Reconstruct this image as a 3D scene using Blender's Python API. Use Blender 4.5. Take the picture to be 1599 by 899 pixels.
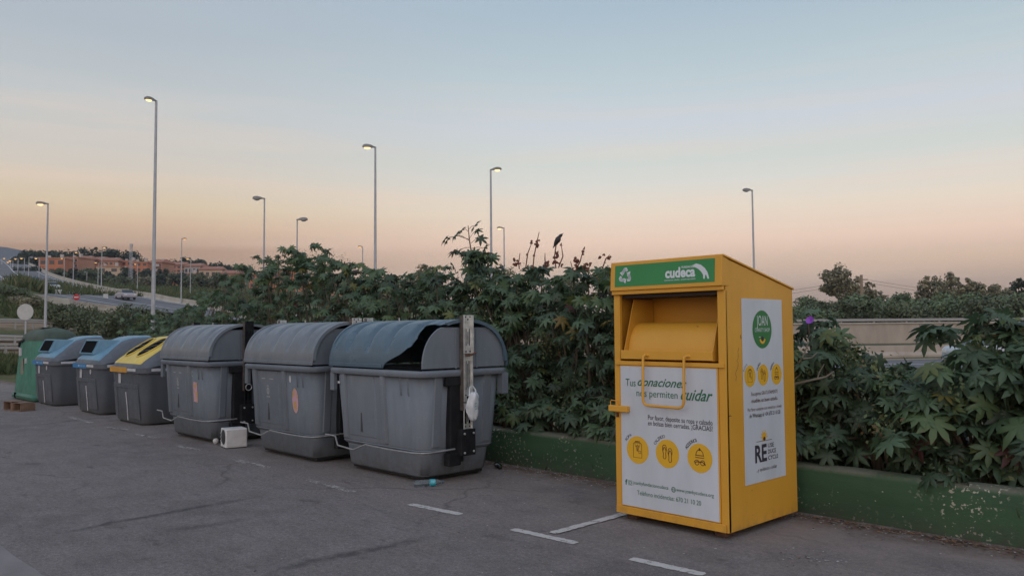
import bpy, bmesh, math, random
import numpy as np
from mathutils import Vector, Matrix

# ------------------------------------------------------------------ scene, camera, light
for o in list(bpy.data.objects): bpy.data.objects.remove(o)
S = bpy.context.scene
COL = S.collection
FPX, CX, CY, CH, YH, VP, ROLL = 1268., 799.5, 449.5, 1.58, 515.6, -414.6, -.0079
PITCH = math.atan((YH-CY)/FPX)
YAW = math.pi/2 - math.atan((CX-VP)*math.cos(PITCH)/FPX)
F_ = np.array([-math.sin(YAW), math.cos(YAW), 0.]); R0 = np.array([math.cos(YAW), math.sin(YAW), 0.]); Z_ = np.array([0, 0, 1.])
FW = F_*math.cos(PITCH)+Z_*math.sin(PITCH); U0 = -F_*math.sin(PITCH)+Z_*math.cos(PITCH)
RT = R0*math.cos(ROLL)+U0*math.sin(ROLL); UP = -R0*math.sin(ROLL)+U0*math.cos(ROLL)
EYE = np.array([0, 0, CH])
def ray(x, y): return FW+RT*(x-CX)/FPX-UP*(y-CY)/FPX
def at(x, y, d):                      # point seen at photo pixel x,y at horizontal distance d
    r = ray(x, y); return EYE+r*d/math.hypot(r[0], r[1])
def on_y(x, y, yy): r = ray(x, y); return EYE+r*yy/r[1]
def on_x(x, y, xx): r = ray(x, y); return EYE+r*(xx)/r[0]
def on_z(x, y, z=0.): r = ray(x, y); return EYE+r*(z-CH)/r[2]

cam_d = bpy.data.cameras.new('camera'); cam = bpy.data.objects.new('camera', cam_d); COL.objects.link(cam)
cam_d.sensor_width = 36; cam_d.lens = 36*FPX/1599; cam_d.clip_end = 20000; cam_d.clip_start = .05
m = Matrix.Identity(4)
for i in range(3): m[i][0] = RT[i]; m[i][1] = UP[i]; m[i][2] = -FW[i]; m[i][3] = EYE[i]
cam.matrix_world = m; S.camera = cam
S.view_settings.view_transform = 'Standard'; S.view_settings.look = 'None'
S.view_settings.exposure = 0.0; S.view_settings.gamma = 1; S.view_settings.use_curve_mapping = False

def lin(r, g, b): return tuple(((c/255)/12.92 if c/255 < .04045 else ((c/255+.055)/1.055)**2.4) for c in (r, g, b))+(1.,)

SUN_AZ = math.atan2(-F_[1], -F_[0])-.18        # afterglow is behind the camera
w = bpy.data.worlds.new('World'); S.world = w; w.use_nodes = True
nt = w.node_tree; nt.nodes.clear(); N = nt.nodes.new; L = nt.links.new
out = N('ShaderNodeOutputWorld'); bg = N('ShaderNodeBackground'); bg.inputs[1].default_value = 1.0
tc = N('ShaderNodeTexCoord'); sep = N('ShaderNodeSeparateXYZ'); L(tc.outputs['Generated'], sep.inputs[0])
mr = N('ShaderNodeMapRange'); mr.inputs['From Min'].default_value = 0; mr.inputs['From Max'].default_value = 1
L(sep.outputs[2], mr.inputs[0])
cr = N('ShaderNodeValToRGB'); L(mr.outputs[0], cr.inputs[0])
STOPS_C = [(0.037, (0.410, 0.298, 0.235, 1)), (0.0511, (0.483, 0.351, 0.277, 1)), (0.0744, (0.793, 0.545, 0.389, 1)), (0.1056, (0.994, 0.700, 0.545, 1)), (0.1425, (0.913, 0.768, 0.629, 1)), (0.1744, (0.766, 0.743, 0.692, 1)), (0.2029, (0.662, 0.697, 0.668, 1)), (0.2412, (0.620, 0.660, 0.719, 1)), (0.2948, (0.508, 0.604, 0.651, 1)), (0.3697, (0.393, 0.501, 0.596, 1))]
STOPS_L = [(0.0952, (0.440, 0.237, 0.132, 1)), (0.0999, (0.564, 0.352, 0.238, 1)), (0.1215, (0.708, 0.471, 0.305, 1)), (0.1433, (0.767, 0.596, 0.402, 1)), (0.1852, (0.692, 0.614, 0.536, 1)), (0.2551, (0.547, 0.573, 0.586, 1)), (0.3253, (0.433, 0.490, 0.551, 1))]
TOP = [(.62, lin(166, 184, 206)), (1., lin(158, 178, 206))]
def ramp(stops):
    cr = N('ShaderNodeValToRGB'); L(mr.outputs[0], cr.inputs[0]); el = cr.color_ramp.elements; st = list(stops)+TOP
    el[0].position = st[0][0]; el[0].color = st[0][1]; el[1].position = 1.; el[1].color = st[-1][1]
    for p_, c_ in st[1:-1]: e = el.new(p_); e.color = c_
    return cr
nt.nodes.remove(cr); crc = ramp(STOPS_C); crl = ramp(STOPS_L)
dl = N('ShaderNodeVectorMath'); dl.operation = 'DOT_PRODUCT'; L(tc.outputs['Generated'], dl.inputs[0]); dl.inputs[1].default_value = tuple(R0)
ml = N('ShaderNodeMapRange'); ml.inputs['From Min'].default_value = .12; ml.inputs['From Max'].default_value = -.46; ml.interpolation_type = 'SMOOTHSTEP'; L(dl.outputs['Value'], ml.inputs[0])
cr = N('ShaderNodeMix'); cr.data_type = 'RGBA'; L(ml.outputs[0], cr.inputs[0]); L(crc.outputs[0], cr.inputs[6]); L(crl.outputs[0], cr.inputs[7])
# warm afterglow opposite the view
dp = N('ShaderNodeVectorMath'); dp.operation = 'DOT_PRODUCT'; L(tc.outputs['Generated'], dp.inputs[0])
dp.inputs[1].default_value = (math.cos(SUN_AZ), math.sin(SUN_AZ), .25)
mr2 = N('ShaderNodeMapRange'); mr2.inputs['From Min'].default_value = .0; mr2.inputs['From Max'].default_value = 1.; mr2.interpolation_type = 'SMOOTHSTEP'
L(dp.outputs['Value'], mr2.inputs[0])
glow = N('ShaderNodeMix'); glow.data_type = 'RGBA'; glow.blend_type = 'ADD'; glow.inputs[0].default_value = 1
gc = N('ShaderNodeMix'); gc.data_type = 'RGBA'; gc.inputs[6].default_value = (0, 0, 0, 1); gc.inputs[7].default_value = (.50, .46, .47, 1)
L(mr2.outputs[0], gc.inputs[0]); L(cr.outputs[2], glow.inputs[6]); L(gc.outputs[2], glow.inputs[7])
# thin streaky cloud
mp = N('ShaderNodeMapping'); mp.inputs['Scale'].default_value = (1.6, 1.6, 26); mp.inputs['Rotation'].default_value = (.03, .02, 0); L(tc.outputs['Generated'], mp.inputs[0])
nz = N('ShaderNodeTexNoise'); nz.inputs['Scale'].default_value = 1.5; nz.inputs['Detail'].default_value = 5; L(mp.outputs[0], nz.inputs[0])
cm = N('ShaderNodeMapRange'); cm.inputs['From Min'].default_value = .50; cm.inputs['From Max'].default_value = .78; cm.inputs['To Max'].default_value = .5
L(nz.outputs[0], cm.inputs[0])
cb = N('ShaderNodeMapRange'); cb.inputs['From Min'].default_value = .34; cb.inputs['From Max'].default_value = .12; L(sep.outputs[2], cb.inputs[0])
mu = N('ShaderNodeMath'); mu.operation = 'MULTIPLY'; L(cm.outputs[0], mu.inputs[0]); L(cb.outputs[0], mu.inputs[1])
cl = N('ShaderNodeMix'); cl.data_type = 'RGBA'; cl.inputs[7].default_value = lin(250, 218, 196); L(mu.outputs[0], cl.inputs[0]); L(glow.outputs[2], cl.inputs[6])
sky = N('ShaderNodeTexSky'); sky.sky_type = 'NISHITA'; sky.sun_disc = False; sky.sun_elevation = math.radians(1.0)
sky.sun_rotation = math.pi/2-SUN_AZ
ad = N('ShaderNodeMix'); ad.data_type = 'RGBA'; ad.blend_type = 'ADD'; ad.inputs[0].default_value = .05
L(cl.outputs[2], ad.inputs[6]); L(sky.outputs[0], ad.inputs[7]); L(ad.outputs[2], bg.inputs[0]); L(bg.outputs[0], out.inputs[0])

sd = bpy.data.lights.new('sun', 'SUN'); sd.energy = .22; sd.angle = math.radians(50); sd.color = (1, .88, .80)
so = bpy.data.objects.new('sun', sd); COL.objects.link(so)
so.rotation_euler = Vector((math.cos(SUN_AZ)*math.cos(.35), math.sin(SUN_AZ)*math.cos(.35), math.sin(.35))).to_track_quat('Z', 'Y').to_euler()

# ------------------------------------------------------------------ materials
MATS = {}
def pmat(name, col, rough=.6, col2=None, scale=6., detail=5., bump=0., metal=0., bscale=None, lo=.35, hi=.65, spec=.5, stretch=None, emit=None, es=0.):
    if name in MATS: return MATS[name]
    mt = bpy.data.materials.new(name); mt.use_nodes = True; t = mt.node_tree; b = t.nodes['Principled BSDF']
    b.inputs['Roughness'].default_value = rough; b.inputs['Metallic'].default_value = metal; b.inputs['Specular IOR Level'].default_value = spec
    tcn = t.nodes.new('ShaderNodeTexCoord'); mpn = t.nodes.new('ShaderNodeMapping'); t.links.new(tcn.outputs['Object'], mpn.inputs[0])
    if stretch: mpn.inputs['Scale'].default_value = stretch
    if col2:
        n = t.nodes.new('ShaderNodeTexNoise'); n.inputs['Scale'].default_value = scale; n.inputs['Detail'].default_value = detail; t.links.new(mpn.outputs[0], n.inputs[0])
        r = t.nodes.new('ShaderNodeValToRGB'); r.color_ramp.elements[0].position = lo; r.color_ramp.elements[1].position = hi
        r.color_ramp.elements[0].color = tuple(col)+(1,); r.color_ramp.elements[1].color = tuple(col2)+(1,)
        t.links.new(n.outputs[0], r.inputs[0]); t.links.new(r.outputs[0], b.inputs['Base Color'])
        rr = t.nodes.new('ShaderNodeMapRange'); rr.inputs['To Min'].default_value = max(.05, rough-.1); rr.inputs['To Max'].default_value = min(1, rough+.12)
        t.links.new(n.outputs[0], rr.inputs[0]); t.links.new(rr.outputs[0], b.inputs['Roughness'])
    else: b.inputs['Base Color'].default_value = tuple(col)+(1,)
    if bump:
        n2 = t.nodes.new('ShaderNodeTexNoise'); n2.inputs['Scale'].default_value = bscale or scale*4; n2.inputs['Detail'].default_value = 6; t.links.new(mpn.outputs[0], n2.inputs[0])
        bp = t.nodes.new('ShaderNodeBump'); bp.inputs['Strength'].default_value = bump; bp.inputs['Distance'].default_value = .01
        t.links.new(n2.outputs[0], bp.inputs['Height']); t.links.new(bp.outputs[0], b.inputs['Normal'])
    if emit: b.inputs['Emission Color'].default_value = tuple(emit)+(1,); b.inputs['Emission Strength'].default_value = es
    MATS[name] = mt; return mt

class G:                                    # small node-graph helper
    def __init__(s, name):
        s.m = bpy.data.materials.new(name); s.m.use_nodes = True; s.t = s.m.node_tree; s.b = s.t.nodes['Principled BSDF']
        s.tc = s.t.nodes.new('ShaderNodeTexCoord')
    def n(s, k, **kw):
        x = s.t.nodes.new(k)
        for a, v in kw.items(): setattr(x, a, v)
        return x
    def l(s, a, b): s.t.links.new(a, b)
    def noise(s, scale, detail=5, vec=None, rough=.55):
        x = s.n('ShaderNodeTexNoise'); x.inputs['Scale'].default_value = scale; x.inputs['Detail'].default_value = detail; x.inputs['Roughness'].default_value = rough
        s.l(vec or s.tc.outputs['Object'], x.inputs[0]); return x.outputs[0]
    def rng(s, v, a, b, c=0., d=1., smooth=False):
        x = s.n('ShaderNodeMapRange'); s.l(v, x.inputs[0])
        if smooth: x.interpolation_type = 'SMOOTHSTEP'
        for i, q in zip(range(1, 5), (a, b, c, d)): x.inputs[i].default_value = q
        return x.outputs[0]
    def math(s, op, a, b=None):
        x = s.n('ShaderNodeMath', operation=op)
        for i, q in enumerate((a, b)):
            if q is None: continue
            if isinstance(q, (int, float)): x.inputs[i].default_value = q
            else: s.l(q, x.inputs[i])
        return x.outputs[0]
    def mix(s, f, a, b, mode='MIX'):
        x = s.n('ShaderNodeMix', data_type='RGBA', blend_type=mode)
        for i, q in ((0, f), (6, a), (7, b)):
            if isinstance(q, (int, float)): x.inputs[i].default_value = q
            elif isinstance(q, tuple): x.inputs[i].default_value = q if len(q) == 4 else q+(1,)
            else: s.l(q, x.inputs[i])
        return x.outputs[2]
    def color(s, c): s.l(c, s.b.inputs['Base Color'])
    def bump(s, h, st=.5, dist=.01):
        x = s.n('ShaderNodeBump'); x.inputs['Strength'].default_value = st; x.inputs['Distance'].default_value = dist
        s.l(h, x.inputs['Height']); s.l(x.outputs[0], s.b.inputs['Normal'])
    def vec(s, scale=(1, 1, 1), rot=(0, 0, 0)):
        x = s.n('ShaderNodeMapping'); x.inputs['Scale'].default_value = scale; x.inputs['Rotation'].default_value = rot; s.l(s.tc.outputs['Object'], x.inputs[0]); return x.outputs[0]

def asphalt_mat():
    g = G('asphalt_worn'); xyz = g.n('ShaderNodeSeparateXYZ'); g.l(g.tc.outputs['Object'], xyz.inputs[0]); X, Y = xyz.outputs[0], xyz.outputs[1]
    big = g.noise(.35, 6); mid = g.noise(2.2, 7, rough=.65); fine = g.noise(85, 3); grain = g.noise(26, 6, rough=.8)
    c = g.mix(g.rng(big, .35, .65), (.182, .152, .139), (.270, .225, .205))
    c = g.mix(g.rng(mid, .42, .64), c, (.280, .240, .225))
    c = g.mix(g.math('MULTIPLY', g.rng(g.noise(4.5, 8, g.vec((.5, 1.6, 1), (0, 0, .35)), .75), .50, .66), .45), c, (.105, .098, .100))
    c = g.mix(g.rng(grain, .34, .68, .0, .85), c, (.080, .074, .076))
    c = g.mix(g.rng(fine, .57, .70, 0, .8), c, (.36, .33, .32))
    # brown soil dust gathers towards the wall
    dust = g.math('MULTIPLY', g.rng(Y, 4.2, 6.6, 0, 1), g.rng(g.noise(1.4, 8, rough=.7), .36, .62))
    c = g.mix(g.math('MULTIPLY', dust, .85), c, (.275, .225, .200))
    dust2 = g.math('MULTIPLY', g.rng(Y, 6.15, 6.5, 0, 1), g.rng(g.noise(5, 8, rough=.8), .38, .55))
    c = g.mix(g.math('MULTIPLY', dust2, .95), c, (.120, .076, .054))
    # dark drag and oil streaks
    wob = g.noise(1.1, 5)
    for (x0, y0, x1, y1, wd, st) in STREAKS:
        dx, dy = x1-x0, y1-y0; ll = math.hypot(dx, dy); ux, uy = dx/ll, dy/ll
        # along / across coordinates
        al = g.math('ADD', g.math('MULTIPLY', g.math('SUBTRACT', X, x0), ux), g.math('MULTIPLY', g.math('SUBTRACT', Y, y0), uy))
        ac = g.math('ADD', g.math('MULTIPLY', g.math('SUBTRACT', X, x0), -uy), g.math('MULTIPLY', g.math('SUBTRACT', Y, y0), ux))
        ac = g.math('ABSOLUTE', g.math('ADD', ac, g.rng(wob, 0, 1, -.25, .25)))
        mk = g.math('MULTIPLY', g.rng(ac, 0, wd, 1, 0, True), g.math('MULTIPLY', g.rng(al, 0, ll*.25, 0, 1, True), g.rng(al, ll*.7, ll, 1, 0, True)))
        mk = g.math('MULTIPLY', mk, g.rng(g.noise(6, 6, rough=.7), .35, .55, .25, 1))
        c = g.mix(g.math('MULTIPLY', mk, st), c, (.045, .042, .044))
    blot = g.math('MULTIPLY', g.rng(g.noise(1.7, 3, g.vec((1, 2.2, 1), (0, 0, .5))), .62, .70), g.rng(g.noise(14, 5), .4, .6))
    c = g.mix(g.math('MULTIPLY', blot, .55), c, (.060, .050, .048))
    vo = g.n('ShaderNodeTexVoronoi', feature='DISTANCE_TO_EDGE'); vo.inputs['Scale'].default_value = .55
    wv = g.n('ShaderNodeMix', data_type='VECTOR'); wv.inputs[0].default_value = .25; g.l(g.tc.outputs['Object'], wv.inputs[4])
    nn = g.n('ShaderNodeTexNoise'); nn.inputs['Scale'].default_value = 3; nn.inputs['Detail'].default_value = 6; g.l(g.tc.outputs['Object'], nn.inputs[0]); g.l(nn.outputs[1], wv.inputs[5])
    g.l(wv.outputs[1], vo.inputs[0])
    crk = g.math('MULTIPLY', g.rng(vo.outputs[0], 0, .012, 1, 0), g.rng(big, .5, .6))
    c = g.mix(g.math('MULTIPLY', crk, .5), c, (.05, .046, .045))
    g.color(c); g.b.inputs['Roughness'].default_value = .93; g.b.inputs['Specular IOR Level'].default_value = .25
    g.bump(g.math('ADD', g.math('MULTIPLY', grain, 1.), g.math('MULTIPLY', fine, .8)), .9, .010)
    return g.m
def P2(x, y): p = on_z(x, y); return (p[0], p[1])
STREAKS = []
for a, b, wd, st in [((60, 838), (425, 770), .10, .75), ((250, 832), (400, 808), .10, .5), ((400, 899), (690, 833), .12, .7), ((30, 665), (180, 650), .2, .45), ((20, 725), (80, 722), .15, .5)]:
    (x0, y0), (x1, y1) = P2(*a), P2(*b); STREAKS.append((x0, y0, x1, y1, wd, st))

def wall_mat():
    g = G('green_painted_render'); xyz = g.n('ShaderNodeSeparateXYZ'); g.l(g.tc.outputs['Object'], xyz.inputs[0]); Z = xyz.outputs[2]
    c = g.mix(g.rng(g.noise(1.6, 6, g.vec((.6, 1, 3))), .35, .65), (.025, .066, .029), (.038, .092, .041))
    c = g.mix(g.rng(g.noise(3, 6, g.vec((3, 1, .5))), .55, .75, 0, .5), c, (.025, .070, .036))
    # worn top and chips
    cream = g.mix(g.noise(20, 3), (.26, .24, .18), (.52, .49, .40))
    worn = g.math('MULTIPLY', g.rng(Z, .360, .392), g.rng(g.noise(3.4, 7, rough=.7), .34, .52))
    c = g.mix(g.math('MULTIPLY', worn, .8), c, (.150, .135, .10))
    ch = g.math('MULTIPLY', g.rng(g.noise(27, 4, g.vec((1, 1, 1.1)), .6), .60, .62), g.rng(g.noise(1.9, 3, g.vec((1, 1, .4))), .43, .58))
    c = g.mix(ch, c, cream)
    vo = g.n('ShaderNodeTexVoronoi', feature='F1'); vo.inputs['Scale'].default_value = 13; vo.inputs['Randomness'].default_value = 1; g.l(g.vec((1, 1, 1.6)), vo.inputs[0])
    wc = g.n('ShaderNodeSeparateColor'); g.l(vo.outputs['Color'], wc.inputs[0])
    dot = g.math('MULTIPLY', g.rng(g.math('ADD', vo.outputs['Distance'], g.rng(g.noise(40, 3), 0, 1, -.06, .06)), .075, .085, 1, 0), g.math('GREATER_THAN', wc.outputs[0], .62))
    c = g.mix(dot, c, cream)
    grime = g.math('MULTIPLY', g.rng(Z, .0, .16, 1, 0), g.rng(g.noise(6, 6, rough=.7), .35, .6))
    c = g.mix(g.math('MULTIPLY', grime, .75), c, (.05, .047, .036))
    g.color(c); g.b.inputs['Roughness'].default_value = .75; g.bump(g.math('ADD', g.noise(8, 6), g.noise(60, 4)), .4, .008)
    return g.m

def bin_mat(name, c0, c1, dirt=(.09, .085, .08), rough=.5, grad=True, hue2=None):
    g = G(name); xyz = g.n('ShaderNodeSeparateXYZ'); g.l(g.tc.outputs['Object'], xyz.inputs[0]); Z = xyz.outputs[2]
    oi = g.n('ShaderNodeObjectInfo')
    c = g.mix(g.rng(g.noise(2.3, 6), .35, .65), c0, c1)
    runs = g.rng(g.noise(5, 6, g.vec((2., 2., .3))), .50, .76, 0, .28); c = g.mix(runs, c, tuple(x*.62 for x in c0))
    pale = g.rng(g.noise(5, 7, g.vec((1.6, 1.6, .5)), .7), .56, .80, 0, .38); c = g.mix(pale, c, tuple(min(1, x*1.55) for x in c1))
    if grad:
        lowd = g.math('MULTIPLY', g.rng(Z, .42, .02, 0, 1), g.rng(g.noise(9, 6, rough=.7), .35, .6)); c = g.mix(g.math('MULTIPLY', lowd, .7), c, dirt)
    scr = g.rng(g.noise(30, 2, g.vec((.25, 1, 3), (0, .5, .2))),   .69, .73, 0, .28); c = g.mix(scr, c, tuple(min(1, x*1.9) for x in c1))
    g.color(c); g.l(g.rng(g.noise(6, 5), .3, .7, rough-.08, rough+.18), g.b.inputs['Roughness']); g.b.inputs['Specular IOR Level'].default_value = .4
    g.bump(g.math('ADD', g.math('MULTIPLY', g.noise(2.2, 3), 2.2), g.math('MULTIPLY', g.noise(90, 3), .25)), .30, .012)
    return g.m

def leaf_mat(name, stops, trans=.25, rough=.5):
    g = G(name); a = g.n('ShaderNodeAttribute', attribute_name='shade'); r = g.n('ShaderNodeValToRGB'); e = r.color_ramp.elements
    e[0].position = stops[0][0]; e[0].color = stops[0][1]+(1,); e[1].position = stops[-1][0]; e[1].color = stops[-1][1]+(1,)
    for p, c in stops[1:-1]: q = e.new(p); q.color = c+(1,)
    g.l(a.outputs['Fac'], r.inputs[0]); g.color(r.outputs[0]); g.b.inputs['Roughness'].default_value = rough; g.b.inputs['Specular IOR Level'].default_value = .45
    tr = g.n('ShaderNodeBsdfTranslucent'); g.l(r.outputs[0], tr.inputs[0]); mx = g.n('ShaderNodeMixShader'); mx.inputs[0].default_value = trans
    o = g.t.nodes['Material Output']; g.l(g.b.outputs[0], mx.inputs[1]); g.l(tr.outputs[0], mx.inputs[2]); g.l(mx.outputs[0], o.inputs[0])
    return g.m

# ------------------------------------------------------------------ mesh helpers
def mesh_obj(name, verts, faces, mat, parent=None, smooth=False, loc=None):
    me = bpy.data.meshes.new(name); me.from_pydata([tuple(map(float, v)) for v in verts], [], faces); me.update()
    if smooth: me.polygons.foreach_set('use_smooth', [True]*len(me.polygons))
    if mat: me.materials.append(mat)
    o = bpy.data.objects.new(name, me); COL.objects.link(o)
    if parent: o.parent = parent
    if loc is not None: o.location = loc
    return o
class MB:
    def __init__(s): s.v = []; s.f = []
    def add(s, vs, fs):
        n = len(s.v); s.v += [tuple(map(float, q)) for q in vs]; s.f += [tuple(i+n for i in f) for f in fs]; return s
    def box(s, x0, x1, y0, y1, z0, z1, M=None):
        vs = [(x, y, z) for z in (z0, z1) for y in (y0, y1) for x in (x0, x1)]
        if M is not None: vs = [tuple(M @ Vector(q)) for q in vs]
        return s.add(vs, [(0, 2, 3, 1), (4, 5, 7, 6), (0, 1, 5, 4), (2, 6, 7, 3), (0, 4, 6, 2), (1, 3, 7, 5)])
    def tube(s, pts, r, n=8, cap=True):
        pts = [Vector(tuple(map(float, q))) for q in pts]; rs = r if isinstance(r, (list, tuple)) else [r]*len(pts)
        base = len(s.v); prev = None
        for i, p in enumerate(pts):
            d = (pts[min(i+1, len(pts)-1)]-pts[max(i-1, 0)]).normalized()
            a = prev if prev is not None else (Vector((0, 0, 1)) if abs(d.z) < .9 else Vector((1, 0, 0)))
            u = (a-d*a.dot(d)).normalized(); v = d.cross(u); prev = u
            for k in range(n):
                t = 2*math.pi*k/n; q = p+(u*math.cos(t)+v*math.sin(t))*rs[i]; s.v.append(tuple(q))
        for i in range(len(pts)-1):
            for k in range(n):
                a = base+i*n+k; b = base+i*n+(k+1) % n; s.f.append((a, b, b+n, a+n))
        if cap:
            s.f.append(tuple(base+k for k in range(n))[::-1]); s.f.append(tuple(base+(len(pts)-1)*n+k for k in range(n)))
        return s
    def loft(s, rings, cap=True, closed=True):
        base = len(s.v); n = len(rings[0])
        for r in rings: s.v += [tuple(map(float, q)) for q in r]
        for i in range(len(rings)-1):
            for k in range(n if closed else n-1):
                a = base+i*n+k; b = base+i*n+(k+1) % n; s.f.append((a, b, b+n, a+n))
        if cap: s.f.append(tuple(base+k for k in range(n))[::-1]); s.f.append(tuple(base+(len(rings)-1)*n+k for k in range(n)))
        return s
    def lathe(s, prof, c=(0, 0, 0), n=16, ax=None):
        rings = []
        for r, z in prof:
            rings.append([(r*math.cos(2*math.pi*k/n), r*math.sin(2*math.pi*k/n), z) for k in range(n)])
        M = ax if ax is not None else Matrix.Identity(3); c = Vector(tuple(map(float, c)))
        return s.loft([[tuple(c+M @ Vector(q)) for q in r] for r in rings])
    def prism(s, poly, d, org, ux, uy):           # polygon in (ux,uy) frame at org, extruded d along ux x uy
        ux = Vector(ux); uy = Vector(uy); nrm = ux.cross(uy).normalized(); org = Vector(tuple(map(float, org)))
        a = [tuple(org+ux*p[0]+uy*p[1]) for p in poly]; b = [tuple(Vector(q)+nrm*d) for q in a]
        n = len(poly); return s.add(a+b, [tuple(range(n))[::-1], tuple(range(n, 2*n))]+[(i, (i+1) % n, n+(i+1) % n, n+i) for i in range(n)])
    def build(s, name, mat, parent=None, smooth=False, bevel=0, solid=0, loc=None, seg=2, angle=35):
        o = mesh_obj(name, s.v, s.f, mat, parent, False, loc)
        if smooth:
            o.data.polygons.foreach_set('use_smooth', [True]*len(o.data.polygons))
            es = o.modifiers.new('split', 'EDGE_SPLIT'); es.split_angle = math.radians(angle)
        if solid: k = o.modifiers.new('thick', 'SOLIDIFY'); k.thickness = solid; k.offset = -1
        if bevel:
            if smooth: o.modifiers.remove(o.modifiers['split'])
            k = o.modifiers.new('bevel', 'BEVEL'); k.width = bevel; k.segments = seg; k.limit_method = 'ANGLE'; k.angle_limit = math.radians(30)
            k.harden_normals = False
        return o
def rr_ring(x0, x1, y0, y1, r, z, n=6):
    pts = []
    for cx, cy, a0 in ((x1-r, y1-r, 0), (x0+r, y1-r, 90), (x0+r, y0+r, 180), (x1-r, y0+r, 270)):
        for k in range(n+1):
            t = math.radians(a0+90*k/n); pts.append((cx+r*math.cos(t), cy+r*math.sin(t), z))
    return pts
def tag(o, label, cat, group=None, kind=None):
    if label: o['label'] = label
    if cat: o['category'] = cat
    if group: o['group'] = group
    if kind: o['kind'] = kind
    return o
def thing(name, label, cat, loc=(0, 0, 0), rz=0, group=None):
    o = bpy.data.objects.new(name, None); COL.objects.link(o); o.location = tuple(map(float, loc)); o.rotation_euler = (0, 0, rz); o.empty_display_size = .2
    return tag(o, label, cat, group)
def struct(o): o['kind'] = 'structure'; return o
def copy_tree(o, parent=None):
    c = o.copy(); COL.objects.link(c)
    if parent: c.parent = parent
    for ch in [q for q in bpy.data.objects if q.parent == o]: copy_tree(ch, c)
    return c

# ------------------------------------------------------------------ terrain
TC = {  # photo column : (distance, photo row) of the ground there
 -300: [(34, 574), (46, 546), (55, 534), (68, 517), (70, 512), (78, 497), (110, 442), (150, 441), (300, 425), (420, 412), (700, 400), (1500, 420), (5000, 480)],
 0: [(34, 574), (46, 546), (55, 534), (68, 517), (70, 512), (78, 497), (110, 441), (150, 440), (220, 437), (300, 426), (420, 413), (700, 408), (1500, 440), (5000, 490)],
 60: [(34, 574), (46, 547), (55, 535), (68, 517), (70, 512), (78, 500), (104, 472), (125, 463), (185, 450), (260, 441), (420, 426), (700, 405), (1500, 440), (5000, 490)],
 110: [(34, 574), (50, 546), (68, 519), (80, 504), (100, 494), (115, 488), (150, 465), (165, 458), (260, 447), (420, 430), (700, 405), (1500, 450), (5000, 490)],
 200: [(34, 574), (60, 538), (80, 514), (95, 500), (108, 494), (125, 480), (140, 471), (260, 455), (420, 432), (700, 408), (1500, 450), (5000, 490)],
 300: [(34, 574), (60, 540), (90, 516), (105, 500), (125, 488), (135, 482), (260, 459), (420, 438), (700, 425), (1500, 460), (5000, 495)],
 450: [(34, 574), (60, 545), (90, 527), (130, 505), (200, 480), (420, 446), (700, 436), (1500, 470), (5000, 500)],
 700: [(34, 594), (46, 577), (66, 548), (80, 538), (90, 511), (130, 500), (400, 480), (700, 470), (1500, 480), (5000, 505)],
 1000: [(34, 594), (46, 576), (66, 548), (78, 538), (88, 510), (130, 503), (400, 497), (900, 495), (1500, 500), (5000, 508)],
 1400: [(35, 592), (48, 573), (66, 549), (84, 538), (95, 511), (140, 504), (400, 497), (900, 495), (1500, 500), (5000, 508)],
 1900: [(36, 591), (52, 570), (76, 546), (96, 536), (110, 507), (150, 503), (400, 497), (900, 495), (1500, 500), (5000, 508)]}
TK = sorted(TC)
TCZ = {}
for k in TK:
    ds = [0, 30]+[d for d, y in TC[k]]; zs = [0, 0]+[float(at(k if k > -290 else 0, y, d)[2]) for d, y in TC[k]]
    zs[2] = 0.; TCZ[k] = (np.array(ds, float), np.array(zs))
def gz(x, y):
    d = math.hypot(x, y); v = np.array([x, y, 0.]); fwd = float(v@F_); rt = float(v@R0)
    if fwd <= d*.25: px = -300 if rt < 0 else 1900; wgt = max(0., (fwd/d if d > 0 else 0)*4) if fwd > 0 else 0.
    else: px = CX+FPX*rt/fwd; wgt = 1.
    px = min(max(px, TK[0]), TK[-1]); i = max(j for j in range(len(TK)-1) if TK[j] <= px) if px < TK[-1] else len(TK)-2
    t = (px-TK[i])/(TK[i+1]-TK[i]); z0 = np.interp(d, *TCZ[TK[i]]); z1 = np.interp(d, *TCZ[TK[i+1]])
    return float(z0*(1-t)+z1*t)*wgt
def on_ground(px, d):
    p = at(px, 500, d); return np.array([p[0], p[1], gz(p[0], p[1])])

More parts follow.
